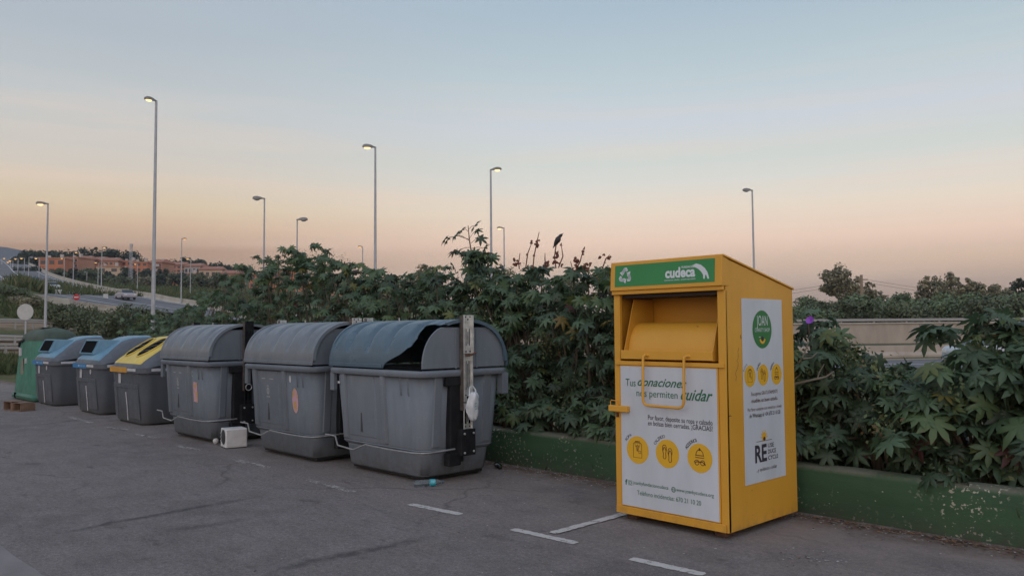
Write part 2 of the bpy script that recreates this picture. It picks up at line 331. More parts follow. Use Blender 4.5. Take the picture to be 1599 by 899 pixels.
def terrain():
    rs = [0, 4, 8, 14, 20, 26, 30, 34, 38, 42, 46, 50, 55, 60, 65, 68, 70, 72, 75, 78, 82, 86, 90, 95, 100, 105, 110, 115, 120, 126, 132, 140, 150, 165, 185, 210, 240, 280, 320, 360, 420, 500, 600, 700, 900, 1200, 1500, 2500, 5000]
    base = math.atan2(F_[1], F_[0]); az = []
    a = -180.
    while a < 180: az.append(math.radians(a)); a += (1.2 if abs(a) < 48 else 8)
    vs = [(0, 0, -.01)]; fs = []; soil = [0.]
    rnd = random.Random(3)
    for r in rs[1:]:
        for t in az:
            x = r*math.cos(base+t); y = r*math.sin(base+t); z = gz(x, y)-.012
            if r > 110: z += rnd.uniform(-1, 1)*min(1.5, r*.0016)
            vs.append((x, y, z)); soil.append(1. if (44 < r < 56 or 69 < r < 78) else (.35 if r < 30 else .1))
    n = len(az)
    for k in range(n): fs.append((0, 1+k, 1+(k+1) % n))
    for i in range(len(rs)-2):
        for k in range(n):
            p = 1+i*n+k; q = 1+i*n+(k+1) % n; fs.append((p, p+n, q+n, q))
    g = G('rough_grassland'); at_ = g.n('ShaderNodeAttribute', attribute_name='soil')
    c = g.mix(g.rng(g.noise(.05, 6), .4, .6), (.060, .085, .032), (.115, .118, .050))
    c = g.mix(g.rng(g.noise(.35, 7, rough=.7), .42, .66), c, (.045, .062, .026))
    c = g.mix(g.rng(g.noise(1.7, 7, rough=.7), .5, .7, 0, .7), c, (.17, .145, .085))
    s_ = g.math('MULTIPLY', at_.outputs['Fac'], g.rng(g.noise(.6, 6), .25, .5)); c = g.mix(s_, c, g.mix(g.noise(.9, 6), (.20, .135, .09), (.30, .22, .155)))
    g.color(c); g.b.inputs['Roughness'].default_value = .95; g.b.inputs['Specular IOR Level'].default_value = .1; g.bump(g.noise(3, 7), .8, .1)
    o = mesh_obj('ground', vs, fs, g.m, None, True); a = o.data.attributes.new('soil', 'FLOAT', 'POINT'); a.data.foreach_set('value', soil)
    return struct(o)
terrain()

M_ASPH = asphalt_mat()
def sheet(name, pts, z, mat):
    o = mesh_obj(name, [(p[0], p[1], z) for p in pts], [tuple(range(len(pts)))], mat); return struct(o)
lot = sheet('car_park_asphalt', [(-34.3, -60), (60, -60), (60, 6.68), (-34.9, 6.68)], .0, M_ASPH)
# patched concrete corner at the lower left
g = G('patched_concrete'); g.color(g.mix(g.rng(g.noise(3, 7), .35, .65), (.165, .148, .142), (.225, .200, .190))); g.b.inputs['Roughness'].default_value = .9; g.bump(g.noise(60, 5), .4, .006)
pc = [P2(-60, 850), P2(0, 850), P2(22, 868), P2(60, 892), P2(90, 925), P2(60, 1000), P2(-80, 1000)]
sheet('concrete_patch', pc[::-1], .004, g.m)
def jag_strip(name, p0, p1, wdt, mat, z=.004, seed=0, n=26):
    rnd = random.Random(seed); p0 = Vector(p0); p1 = Vector(p1); d = (p1-p0).normalized(); q = Vector((-d.y, d.x)); vs = []; fs = []
    for i in range(n+1):
        c = p0.lerp(p1, i/n); e = 1. if 0 < i < n else .7
        for sg in (1, -1): k = c+q*sg*(wdt/2*e+rnd.uniform(-.007, .005)); vs.append((k.x, k.y, z))
    for i in range(n): fs.append((2*i, 2*i+1, 2*i+3, 2*i+2))
    return struct(mesh_obj(name, vs, fs, mat))
g = G('worn_road_paint'); a_ = g.rng(g.noise(14, 7, rough=.75), .43, .53)
g.color(g.mix(g.noise(9, 4), (.40, .375, .35), (.56, .52, .49))); g.b.inputs['Roughness'].default_value = .8
tr_ = g.n('ShaderNodeBsdfTransparent'); mx_ = g.n('ShaderNodeMixShader'); g.l(g.rng(g.noise(16, 8, rough=.8), .38, .44), mx_.inputs[0]); g.l(tr_.outputs[0], mx_.inputs[1]); g.l(g.b.outputs[0], mx_.inputs[2]); g.l(mx_.outputs[0], g.t.nodes['Material Output'].inputs[0])
M_PAINT = g.m
g = G('faded_road_paint'); g.color(g.mix(g.noise(9, 4), (.28, .255, .235), (.40, .37, .34))); g.b.inputs['Roughness'].default_value = .85
tr_ = g.n('ShaderNodeBsdfTransparent'); mx_ = g.n('ShaderNodeMixShader'); g.l(g.rng(g.noise(9, 8, rough=.8), .42, .56), mx_.inputs[0]); g.l(tr_.outputs[0], mx_.inputs[1]); g.l(g.b.outputs[0], mx_.inputs[2]); g.l(mx_.outputs[0], g.t.nodes['Material Output'].inputs[0])
M_PAINT2 = g.m
for i, (a, b) in enumerate([((985, 872), (1100, 897)), ((800, 826), (900, 848)), ((640, 787), (720, 803)), ((480, 749), (552, 768)), ((363, 717), (423, 731)), ((276, 696), (316, 703)), ((212, 678), (247, 684)), ((165, 667), (206, 671)), ((109, 651), (144, 660))]):
    jag_strip('parking_marking', P2(*a), P2(*b), .085 if i < 4 else .10, M_PAINT if i < 3 else M_PAINT2, seed=i)
jag_strip('parking_marking', P2(862, 833), P2(985, 800), .085, M_PAINT, .008, 11)
jag_strip('parking_marking', P2(60, 632), P2(110, 634), .10, M_PAINT2, .008, 12)

def road_strip(name, pts, wid, mat, lift=.05):
    vs = []; fs = []
    for i, p in enumerate(pts):
        a = pts[max(i-1, 0)]; b = pts[min(i+1, len(pts)-1)]; d = np.array(b)[:2]-np.array(a)[:2]; d = d/np.linalg.norm(d); q = np.array([-d[1], d[0]])
        for s in (1, -1): x, y = np.array(p)[:2]+q*s*wid/2; vs.append((x, y, p[2]+lift))
    for i in range(len(pts)-1): fs.append((2*i, 2*i+1, 2*i+3, 2*i+2))
    return struct(mesh_obj(name, vs, fs, mat))
g = G('road_asphalt'); g.color(g.mix(g.rng(g.noise(.3, 6), .35, .65), (.10, .098, .105), (.145, .138, .145))); g.b.inputs['Roughness'].default_value = .85; M_ROAD = g.m
M_CONC = pmat('pale_concrete', (.36, .32, .27), .9, (.46, .42, .36), .8, 7, .3, stretch=(1, 1, .3))
M_CONCD = pmat('weathered_concrete', (.33, .275, .225), .9, (.42, .355, .295), 1.2, 7, .3, stretch=(1, 1, .25))
M_PALE = pmat('pale_gravel', (.26, .215, .17), .95, (.34, .29, .235), .6, 6)
M_WHITE = pmat('white_paint', (.6, .6, .6), .6)
def cl_line(pxs, ds, n=40):
    return [on_ground(float(np.interp(t, [0, 1], [0, 1])*0+np.interp(t, np.linspace(0, 1, len(pxs)), pxs)), float(np.interp(t, np.linspace(0, 1, len(ds)), ds))) for t in np.linspace(0, 1, n)]
# service road left
road_strip('service_road', [on_ground(x, 61) for x in range(-260, 230, 30)], 12, M_ROAD, .12)
road_strip('gravel_verge', [on_ground(x, 50) for x in range(-260, 230, 30)], 9, M_PALE, .10)
# motorway climbing away to the left
mw = [(-5, 700, 405), (4, 480, 411), (12, 360, 418), (24, 270, 432), (50, 205, 447), (80, 165, 459), (110, 148, 466), (150, 133, 473), (200, 124, 482), (260, 116, 492), (330, 112, 503), (420, 110, 515)]
mwp = [at(x, y, d) for x, d, y in mw]
def smooth_pts(P, k=6):
    P = [np.array(p, float) for p in P]; out = []
    for i in range(len(P)-1):
        p0 = P[max(i-1, 0)]; p1 = P[i]; p2 = P[i+1]; p3 = P[min(i+2, len(P)-1)]
        for j in range(k):
            t = j/k; out.append(.5*((2*p1)+(-p0+p2)*t+(2*p0-5*p1+4*p2-p3)*t*t+(-p0+3*p1-3*p2+p3)*t**3))
    out.append(P[-1]); return out
mws = smooth_pts(mwp)
road_strip('motorway', mws, 15, M_ROAD, .9)
def offset_line(pts, off):
    o = []
    for i, p in enumerate(pts):
        a = pts[max(i-1, 0)]; b = pts[min(i+1, len(pts)-1)]; d = (b-a)[:2]; d = d/np.linalg.norm(d); o.append(np.array([p[0]-d[1]*off, p[1]+d[0]*off, p[2]]))
    return o
for off in (-4.5, 0., 6.6): road_strip('lane_marking', offset_line(mws, off), .22, M_WHITE, .96)
def barrier(name, pts, h, th, mat, label, cat, group=None, lift=0., cap=None):
    mb = MB(); rings = []
    for i, p in enumerate(pts):
        a = pts[max(i-1, 0)]; b = pts[min(i+1, len(pts)-1)]; d = (b-a)[:2]; d = d/np.linalg.norm(d); q = np.array([-d[1], d[0]])
        z = p[2]+lift
        def c(s, zz): return (p[0]+q[0]*s, p[1]+q[1]*s, z+zz)
        rings.append([c(-th, -1.), c(-th, .12), c(-th*.45, h*.45), c(-th*.3, h), c(th*.3, h), c(th*.45, h*.45), c(th, .12), c(th, -1.)])
    mb.loft(rings); o = mb.build(name, mat); tag(o, label, cat, group); return o
sgn = 1 if (offset_line(mws, 5)[30]@F_) > (mws[30]@F_) else -1
barrier('concrete_barrier', offset_line(mws, sgn*8.3), .9, .35, M_CONC, 'long pale concrete barrier on the far edge of the distant motorway', 'barrier', lift=.7)
barrier('concrete_barrier', offset_line(mws[30:], -sgn*8.0)[:26], .8, .3, M_CONCD, 'low concrete barrier along the near edge of the motorway by the white car', 'barrier', lift=.3)

# highway to the right behind the hedge, with its concrete retaining barrier
def cline(depth, x0, x1, n=30):      # a straight line across the view direction at a given depth
    o = []
    for t in np.linspace(x0, x1, n):
        p = F_*depth+R0*t; o.append(np.array([p[0], p[1], gz(p[0], p[1])]))
    return o
g = G('dual_carriageway'); g.color(g.mix(g.rng(g.noise(.25, 6, g.vec((1, 1, 1))), .35, .65), (.085, .085, .095), (.12, .118, .128))); g.b.inputs['Roughness'].default_value = .8; M_HW = g.m
road_strip('highway', cline(41, -14, 70), 15, M_HW, .08); road_strip('highway', cline(66, -16, 95), 15, M_HW, .12)
for d, w_ in ((34.5, .2), (47.5, .2), (59.5, .18), (72.3, .18)): road_strip('lane_marking', cline(d, -14, 90), w_, M_WHITE, .17)
barrier('median_barrier', cline(53, -14, 85), .75, .32, M_CONCD, 'low beige concrete median between the two carriageways behind the hedge', 'barrier')
def retaining():
    t = thing('retaining_wall', 'long beige concrete retaining wall with a steel rail behind the right hedge', 'wall', tuple(F_*76))
    ax = Matrix.Rotation(YAW, 4, 'Z')
    mb = MB(); 
    for k in range(16):
        x0 = -18+k*8.; z0 = gz(*(F_*76+R0*(x0+4))[:2]); mb.box(x0+.015, x0+7.985, -.2, .3, -1.5, 1.90)
    w_ = mb.build('wall_panels', M_CONCD, t, bevel=.02); w_.rotation_euler = (0, 0, YAW)
    mb = MB().box(-18, 110, -.32, .38, 1.90, 2.04); c = mb.build('coping', M_CONC, t, bevel=.02); c.rotation_euler = (0, 0, YAW)
    mb = MB().box(-18, 110, -.10, .0, 2.16, 2.40); c = mb.build('rail', pmat('galvanised_rail', (.30, .285, .27), .6, metal=.1), t, bevel=.03); c.rotation_euler = (0, 0, YAW)
    for k in range(42):
        mb = MB().box(-18+k*3.05-.06, -18+k*3.05+.06, .0, .10, 2.04, 2.38); c = mb.build('post', MATS['galvanised_rail'], t); c.rotation_euler = (0, 0, YAW)
retaining()

# hills
def ridge(name, d, pts, mat):
    top = [at(x, y, d) for x, y in pts]; vs = []; fs = []
    for p in top: v = p/np.linalg.norm(p[:2]); vs += [(p[0]-v[0]*500, p[1]-v[1]*500, -30), tuple(p), (p[0]+v[0]*300, p[1]+v[1]*300, -30)]
    for i in range(len(top)-1): a = 3*i; fs += [(a, a+3, a+4, a+1), (a+1, a+4, a+5, a+2)]
    return struct(mesh_obj(name, vs, fs, mat, None, True))
ridge('hills', 2300, [(-700, 420), (-500, 395), (-380, 402), (-260, 388), (-150, 394), (-60, 384), (-20, 383), (10, 386), (45, 393), (90, 402), (150, 414), (220, 430), (300, 450)], pmat('haze_blue_scrub', (.030, .042, .060), .95, (.045, .058, .072), .002))  # bluish base colour paints part of the distance haze into the hills

# ------------------------------------------------------------------ low green wall
def green_wall():
    t = thing('low_wall', 'low green painted wall with chipped paint running behind the bins', 'low wall', (-14, 6.68, 0))
    M = wall_mat(); rings = []; rnd = random.Random(5)
    xs = list(np.arange(-14, 22.01, .25))
    for x in xs:
        X = x; w_ = .006*math.sin(X*1.7)+.004*math.sin(X*5.1); h = .405+.006*math.sin(X*.9)+rnd.uniform(-.003, .003); y0 = w_; y1 = .24
        rings.append([(X, y0, -.1), (X, y0+.004, .2), (X, y0+.008, h-.045), (X, y0+.018, h-.016), (X, y0+.045, h-.002), (X, .14, h+.004), (X, y1-.03, h-.002), (X, y1, h-.04), (X, y1, -.1)])
    mb = MB(); mb.loft(rings); o = mb.build('wall_body', M, t, True, angle=60)
green_wall()

# ------------------------------------------------------------------ text helper
def text_mesh(txt, size=1., shear=0., bold=0., align='LEFT', sx=1.):
    c = bpy.data.curves.new('t', 'FONT'); c.body = txt; c.size = size; c.shear = shear; c.offset = bold; c.align_x = align; c.fill_mode = 'FRONT'; c.resolution_u = 3
    o = bpy.data.objects.new('t', c); COL.objects.link(o); me = bpy.data.meshes.new_from_object(o)
    vs = [(v.co.x*sx, v.co.y) for v in me.vertices]; fs = [tuple(p.vertices) for p in me.polygons]
    bpy.data.objects.remove(o); bpy.data.curves.remove(c); bpy.data.meshes.remove(me); return vs, fs
class Flat:                                      # collects flat marks on a plane
    def __init__(s, org, ux, uy, nrm): s.o = np.array(org, float); s.ux = np.array(ux, float); s.uy = np.array(uy, float); s.n = np.array(nrm, float); s.mb = MB()
    def put(s, vs, fs, e=0.): s.mb.add([s.o+s.ux*x+s.uy*y+s.n*e for x, y in vs], fs); return s
    def text(s, txt, x0, x1, y, h=None, shear=0., bold=0., maxw=True, rot=0.):
        vs, fs = text_mesh(txt, 1., shear, bold); w_ = max(v[0] for v in vs)-min(v[0] for v in vs); mx = min(v[0] for v in vs)
        k = (x1-x0)/w_; ky = h/.73 if h else k
        q = [((v[0]-mx)*k, v[1]*ky) for v in vs]; ca, sa = math.cos(rot), math.sin(rot)
        return s.put([(x0+a*ca-b*sa, y+a*sa+b*ca) for a, b in q], fs)
    def disc(s, x, y, rx, ry=None, n=28, e=0.):
        ry = ry or rx; return s.put([(x+rx*math.cos(2*math.pi*k/n), y+ry*math.sin(2*math.pi*k/n)) for k in range(n)], [tuple(range(n))], e)
    def poly(s, pts, e=0.): return s.put(pts, [tuple(range(len(pts)))], e)
    def line(s, pts, wd, closed=False, e=0.):
        P = [np.array(p, float) for p in pts]; P = P+[P[0]] if closed else P; vs = []; fs = []
        for i, p in enumerate(P):
            if closed: a = P[i-1] if i > 0 else P[-2]; b = P[i+1] if i < len(P)-1 else P[1]
            else: a = P[max(i-1, 0)]; b = P[min(i+1, len(P)-1)]
            d = b-a; d = d/(np.linalg.norm(d)+1e-9); q = np.array([-d[1], d[0]])*wd/2; vs += [tuple(p+q), tuple(p-q)]
        for i in range(len(P)-1): fs.append((2*i, 2*i+1, 2*i+3, 2*i+2))
        return s.put(vs, fs, e)
    def ring(s, x, y, r, wd, ry=None, n=24, e=0., a0=0, a1=360):
        ry = ry or r; return s.line([(x+r*math.cos(math.radians(a0+(a1-a0)*k/n)), y+ry*math.sin(math.radians(a0+(a1-a0)*k/n))) for k in range(n+(0 if a1-a0 == 360 else 1))], wd, a1-a0 == 360, e)
    def arc_text(s, txt, x, y, r, a0, a1, h):
        n = len(txt)
        for i, ch in enumerate(txt):
            a = math.radians(a0+(a1-a0)*(i+.5)/n); vs, fs = text_mesh(ch, 1.)
            if not vs: continue
            cx = (max(v[0] for v in vs)+min(v[0] for v in vs))/2; k = h/.73; rot = a-math.pi/2
            s.put([(x+r*math.cos(a)+((v[0]-cx)*k)*math.cos(rot)-v[1]*k*math.sin(rot), y+r*math.sin(a)+((v[0]-cx)*k)*math.sin(rot)+v[1]*k*math.cos(rot)) for v in vs], fs)
    def build(s, name, mat, parent): return s.mb.build(name, mat, parent)

# ------------------------------------------------------------------ yellow donation box
def yellow_mat():
    g = G('yellow_powder_coat'); xyz = g.n('ShaderNodeSeparateXYZ'); g.l(g.tc.outputs['Object'], xyz.inputs[0])
    c = g.mix(g.rng(g.noise(1.7, 5), .35, .65), (.63, .312, .034), (.69, .350, .042))
    c = g.mix(g.rng(g.noise(4, 6, g.vec((3, 3, .3))), .58, .8, 0, .3), c, (.46, .24, .03))
    c = g.mix(g.math('MULTIPLY', g.rng(xyz.outputs[2], .16, .05, 0, .55), g.rng(g.noise(12, 6), .45, .68)), c, (.33, .17, .05))
    c = g.mix(g.rng(g.noise(26, 3), .73, .76), c, (.22, .10, .04))
    g.color(c); g.b.inputs['Roughness'].default_value = .42; g.b.inputs['Specular IOR Level'].default_value = .45; g.bump(g.math('ADD', g.math('MULTIPLY', g.noise(2.6, 3), 2.), g.math('MULTIPLY', g.noise(70, 3), .15)), .22, .010); return g.m
M_YEL = yellow_mat()
M_RUST = pmat('rusty_steel', (.060, .030, .020), .9, (.13, .065, .04), 20)
M_BLACK = pmat('black_plastic', (.010, .011, .012), .55, (.022, .023, .024), 8)
M_DARKINK = pmat('dark_print', (.035, .030, .045), .6); M_GREENINK = pmat('green_print', (.018, .14, .065), .6)
M_PANEL = pmat('white_vinyl', (.50, .53, .565), .5, (.60, .63, .68), 2.2, 7, spec=.4, stretch=(1.5, 1.5, .35), bump=.05, bscale=3)
M_YDISC = pmat('yellow_vinyl', (.72, .40, .018), .5); M_GVINYL = pmat('green_vinyl', (.026, .215, .062), .45, (.034, .245, .072), 2)
M_GDISC = pmat('leaf_green_print', (.025, .17, .045), .5); M_WINK = pmat('white_print', (.62, .66, .68), .6)
def donation_box():
    ox, oy = -3.865, 5.41
    t = thing('donation_container', 'tall yellow metal clothes donation box with green header and white poster', 'donation container', (ox, oy, 0))
    W = .535; DP = 1.06; B = .055; TF = 2.12; TB = 1.905
    def loc(p): return (p[0]-ox, p[1]-oy, p[2])
    # shell: side walls, back, floor
    mb = MB()
    side = [(0.0, B), (DP, B), (DP, TB), (0.02, TF-.004)]
    for sx in (-1, 1):
        x0 = sx*W; mb.prism(side if sx > 0 else side, .012*(1), (x0-(.012 if sx > 0 else 0), 0, 0), (0, 1, 0), (0, 0, 1))
    mb.box(-W+.012, W-.012, DP-.012, DP-.001, B+.001, TB-.004)
    mb.box(-W+.012, W-.012, .03, DP-.012, B, B+.01)
    mb.build('body', M_YEL, t, bevel=.002)
    # roof with folded lip
    mb = MB(); th = .018; sl = (TB-TF)/(DP-.02)
    def rz(y): return TF+sl*(y-.02)
    mb.add([(-W-.012, -.02, rz(-.02)+.002), (W+.012, -.02, rz(-.02)+.002), (W+.012, DP+.015, rz(DP+.015)+.002), (-W-.012, DP+.015, rz(DP+.015)+.002),
            (-W-.012, -.02, rz(-.02)+th), (W+.012, -.02, rz(-.02)+th), (W+.012, DP+.015, rz(DP+.015)+th), (-W-.012, DP+.015, rz(DP+.015)+th)],
           [(0, 3, 2, 1), (4, 5, 6, 7), (0, 1, 5, 4), (1, 2, 6, 5), (2, 3, 7, 6), (3, 0, 4, 7)])
    mb.build('roof', M_YEL, t, bevel=.004)
    # header
    mb = MB().add([(-W-.004, -.045, 1.905), (W+.004, -.045, 1.905), (W+.004, -.03, TF+.015), (-W-.004, -.03, TF+.015), (-W-.004, .06, 1.905), (W+.004, .06, 1.905), (W+.004, .06, TF-.012), (-W-.004, .06, TF-.012)],
                  [(0, 1, 2, 3), (5, 4, 7, 6), (0, 4, 5, 1), (1, 5, 6, 2), (2, 6, 7, 3), (3, 7, 4, 0)])
    hd = mb.build('header', M_YEL, t, bevel=.004)
    mb = MB().box(-W, W, -.03, .0, 1.872, 1.904); mb.build('header_lip', M_YEL, t, bevel=.003)
    hu = np.array([0, .015, TF+.015-1.905]); hu = hu/np.linalg.norm(hu); hn = np.cross([1, 0, 0], hu); hn = hn/np.linalg.norm(hn)
    if hn[1] > 0: hn = -hn
    ho = np.array([-W, -.045, 1.905])
    f = Flat(ho+hn*.002, (1, 0, 0), hu, hn); f.poly([(.045, .032), (1.015, .032), (1.015, .212), (.045, .212)]); gp = f.build('green_panel', M_GVINYL, hd)
    f = Flat(ho+hn*.0035, (1, 0, 0), hu, hn)
    # recycling symbol
    cx, cy = .155, .122
    for k in range(3):
        a = math.radians(120*k)
        def rt(p): p = (p[0]*1.22, p[1]*1.22); return (cx+p[0]*math.cos(a)-p[1]*math.sin(a), cy+p[0]*math.sin(a)+p[1]*math.cos(a))
        f.put([rt(p) for p in [(-.030, .018), (-.008, .056), (.012, .056), (.024, .036), (.008, .027), (.002, .036), (-.014, .008)]], [(0, 1, 5, 6), (1, 2, 5), (2, 3, 4, 5)])
        f.put([rt(p) for p in [(.010, .020), (.045, .030), (.038, -.002)]], [(0, 2, 1)])
        f.put([rt(p) for p in [(.020, -.002), (.040, .010), (.052, -.016), (.038, -.030), (.022, -.030), (.034, -.016)]], [(0, 1, 2, 5), (2, 3, 4, 5)])
    f.text('cudeca', .560, .842, .084, .080, bold=.04)
    f.text('FUNDACIÓN', .715, .842, .152, .017, bold=.03)
    f.text('CUIDADOS DEL CÁNCER  |  CANCER CARE HOSPICE', .552, .845, .058, .010, bold=.02)
    def hp(p): return (.045+(p[0]-160)/1330*.97, .212-(p[1]-140)/385*.18)
    f.put([hp(p) for p in [(1215, 252), (1262, 205), (1320, 232), (1370, 290), (1403, 360), (1415, 410), (1425, 472), (1405, 472), (1388, 405), (1378, 405), (1370, 472), (1354, 466), (1350, 400), (1325, 345), (1292, 302), (1262, 276)]],
          [(0, 1, 15), (1, 2, 14, 15), (2, 3, 13, 14), (3, 4, 12, 13), (4, 5, 8, 9, 12), (5, 6, 7, 8), (9, 10, 11, 12)])
    f.put([hp(p) for p in [(1258, 205), (1240, 228), (1215, 248), (1228, 226)]], [(0, 3, 2, 1)])
    f.build('header_lettering', M_WINK, gp)
    # front frame posts, crossbar, sill
    mb = MB().box(-W, -W+.062, -.004, .03, B, 1.872).box(W-.062, W, -.004, .03, B, 1.872).box(-W+.062, W-.062, -.004, .03, B, .10)
    mb.build('front_frame', M_YEL, t, bevel=.003)
    MB().box(-W+.02, W-.01, -.022, -.0045, 1.285, 1.318).build('crossbar', M_YEL, t, bevel=.003)
    MB().box(-W+.01, W-.02, -.020, -.0045, B+.002, .118).build('bottom_rail', M_YEL, t, bevel=.003)
    # drop chute
    mb = MB(); x0, x1 = -W+.062, W-.062
    mb.box(x0-.01, x1+.01, .42, .43, 1.3, 1.87)                      # back
    mb.box(x0, x1, .03, .42, 1.30, 1.312)                            # floor
    mb.build('chute_recess', pmat('shaded_yellow_paint', (.70, .33, .028), .5), t)
    MB().box(x0+.001, x1-.001, .035, .41, 1.845, 1.868).build('chute_top', pmat('dark_rubber', (.05, .045, .04), .8), t)
    dr = thing('x', None, None); dr.name = 'chute_drawer'; dr.parent = t
    mb = MB()
    for sx in (-1, 1):
        xx = sx*(.43) - (.006 if sx > 0 else 0)
        mb = MB(); mb.prism([(-.012, 1.395), (.13, 1.835), (.40, 1.835), (.40, 1.33), (-.012, 1.33)], .006, (xx, 0, 0), (0, 1, 0), (0, 0, 1)); mb.build('drawer_side', M_YEL, dr, bevel=.002)
    n = 14; R_ = .30; mb = MB(); vs = []; fs = []
    for i in range(n+1):
        a = math.pi/2*i/n; yy = .035+.17*(1-math.cos(a)); zz = 1.335+.30*math.sin(a)
        vs += [(-.42, yy, zz), (.42, yy, zz)]
    for i in range(n): fs.append((2*i, 2*i+1, 2*i+3, 2*i+2))
    mb.add(vs, fs); mb.build('drawer_drum', M_YEL, dr, True)
    MB().box(-.45, .435, -.028, -.008, 1.335, 1.408).build('drawer_lip', M_YEL, dr, bevel=.004)
    # door with white poster
    d = MB().box(-W+.064, W-.064, -.012, .008, .120, 1.283).build('door', M_YEL, t, bevel=.002)
    pan = MB().box(-W+.072, W-.074, -.0165, -.0125, .128, 1.275).build('poster', M_PANEL, d)
    oo = (0, -.0185, 0)
    def W2(x, y): q = loc(on_y(x, y, oy-.018)); return q[0], q[2]
    fg = Flat(oo, (1, 0, 0), (0, 0, 1), (0, -1, 0)); fd = Flat(oo, (1, 0, 0), (0, 0, 1), (0, -1, 0))
    def tx(F, s, ax, ay, bx, h, **k): (x0, y0) = W2(ax, ay); x1, _ = W2(bx, ay); F.text(s, x0, x1, y0, h, **k)
    tx(fg, 'Tus', 977, 602, 992.5, .064, bold=0); tx(fg, 'donaciones', 995.5, 601.5, 1072, .072, shear=.45, bold=.012)
    tx(fg, 'nos permiten', 994, 618, 1058, .060); tx(fg, 'cuidar', 1063, 623.5, 1113, .092, shear=.45, bold=.012)
    tx(fd, 'Por favor, deposite su ropa y calzado', 1012, 654.6, 1112.5, .040, bold=.005); tx(fd, 'en bolsas bien cerradas. ¡GRACIAS!', 1012, 663.3, 1112.5, .040, bold=.005)
    tx(fg, 'joanbyfundacioncudeca', 989, 755, 1043.5, .030); tx(fg, 'www.joanbycudeca.org', 1056, 766.5, 1114.5, .030)
    tx(fg, 'Teléfono incidencias: 670 21 10 20', 995, 771.5, 1094.5, .038)
    x, y = W2(978, 755); fg.text('f', x-.01, x+.012, y-.002, .042, bold=.04)
    x, y = W2(984.2, 753); fg.ring(x, y, .011, .004); fg.line([(x-.018, y-.018), (x+.018, y-.018), (x+.018, y+.018), (x-.018, y+.018)], .004, True)
    x, y = W2(1051.7, 764); fg.ring(x, y, .019, .004); fg.ring(x, y, .008, .003, .019); fg.line([(x-.019, y), (x+.019, y)], .003)
    fy = Flat((0, -.0178, 0), (1, 0, 0), (0, 0, 1), (0, -1, 0))
    fi = Flat(oo, (1, 0, 0), (0, 0, 1), (0, -1, 0))
    for k, (px, py, nm) in enumerate([(995.6, 702, 'ROPA'), (1042, 708, 'CALZADO'), (1092.6, 715, 'ACCESORIOS')]):
        x, y = W2(px, py); r = .112; fy.disc(x, y, r); fd.arc_text(nm, x, y, r+.014, 152 if k else 150, 100 if k else 118, .026 if k else .024)
        icon(fi, k, x, y, .95)
    fy.build('icon_disc', M_YDISC, pan); fi.build('icon_drawing', pmat('brown_print', (.10, .035, .02), .6), pan); fg.build('green_lettering', M_GREENINK, pan); fd.build('dark_lettering', M_DARKINK, pan)
    # handle
    hx0, hx1 = loc(on_y(1005, 630, oy-.07))[0], loc(on_y(1069, 632, oy-.07))[0]
    pts = [(hx0+.02, -.02, 1.365), (hx0+.008, -.05, 1.372), (hx0, -.068, 1.36), (hx0, -.078, 1.03), (hx0+.004, -.079, 1.0), (hx0+.018, -.08, .977), (hx0+.045, -.08, .968),
           (hx1-.045, -.08, .966), (hx1-.018, -.08, .975), (hx1-.004, -.079, .998), (hx1, -.078, 1.03), (hx1, -.068, 1.36), (hx1+.008, -.05, 1.372), (hx1+.03, -.02, 1.365)]
    MB().tube(pts, .0115, 10).build('handle', M_YEL, t, True)
    # latch
    lt = MB().box(-W-.035, -W+.165, -.055, -.018, .895, .945).build('latch_bar', M_YEL, t, bevel=.004)
    MB().tube([(-W-.03, -.03, .945), (-W-.03, -.03, .975), (-W-.02, -.03, .985), (-W+.03, -.03, .982), (-W+.04, -.03, .97), (-W+.04, -.03, .945)], .004, 6).build('wire_loop', M_YEL, lt, True)
    MB().box(-W+.012, -W+.040, -.010, -.004, .845, .885).build('lock_plate', M_RUST, t)
    # feet
    for fx, fy_ in ((-.42, .10), (.42, .10), (-.42, .95), (.42, .95)):
        MB().box(fx-.05, fx+.05, fy_-.05, fy_+.05, .0, .0545).build('foot', M_RUST, t, bevel=.008)
    # side poster (X = W)
    def W3(x, y): q = loc(on_x(x, y, ox+W+.004)); return q[1], q[2]
    sp = MB().box(W+.001, W+.004, .235, .865, .375, 1.815).build('side_poster', M_PANEL, t)
    so_ = (W+.0055, 0, 0); ax = ((0, 1, 0), (0, 0, 1), (1, 0, 0))
    fy = Flat((W+.0048, 0, 0), *ax); fd = Flat(so_, *ax); fw = Flat((W+.0062, 0, 0), *ax); fi = Flat(so_, *ax); fg = Flat((W+.0048, 0, 0), *ax); fyy = Flat((W+.0062, 0, 0), *ax)
    x, y = W3(1190, 514); fg.disc(x, y, .150, .152)
    fw.text('JOAN', x-.085, x+.085, y+.03, .085, bold=-.002); fw.text('CHARITY SHOP', x-.115, x+.115, y-.02, .032)
    fyy.ring(x, y-.068, .038, .020, n=12, a0=195, a1=345); fd2 = Flat((W+.0068, 0, 0), *ax); fd2.disc(x, y-.072, .018); fw.line([(x-.055, y-.062), (x-.03, y-.062)], .006)
    for k, (px, py) in enumerate([(1171, 587), (1191.5, 585), (1212.5, 584)]):
        x, y = W3(px, py); fy.disc(x, y, .084); icon(fi, k, x, y, .72); fd.arc_text(('ROPA', 'CALZADO', 'ACCESORIOS')[k], x, y, .094, 158, 112, .018)
    xm = .555
    for s, yy, hw, h in (('Recogemos GRATUITAMENTE', 1.055, .205, .030), ('muebles en buen estado.', 1.000, .205, .032), ('Por favor contacte con nosotros a través', .935, .265, .028), ('de Whatsapp al +34 670 21 10 20', .885, .24, .032)):
        (fi if 'Whats' not in s else fd).text(s, xm-hw, xm+hw, yy, h, bold=.01 if ('Whats' in s or 'mueb' in s) else 0)
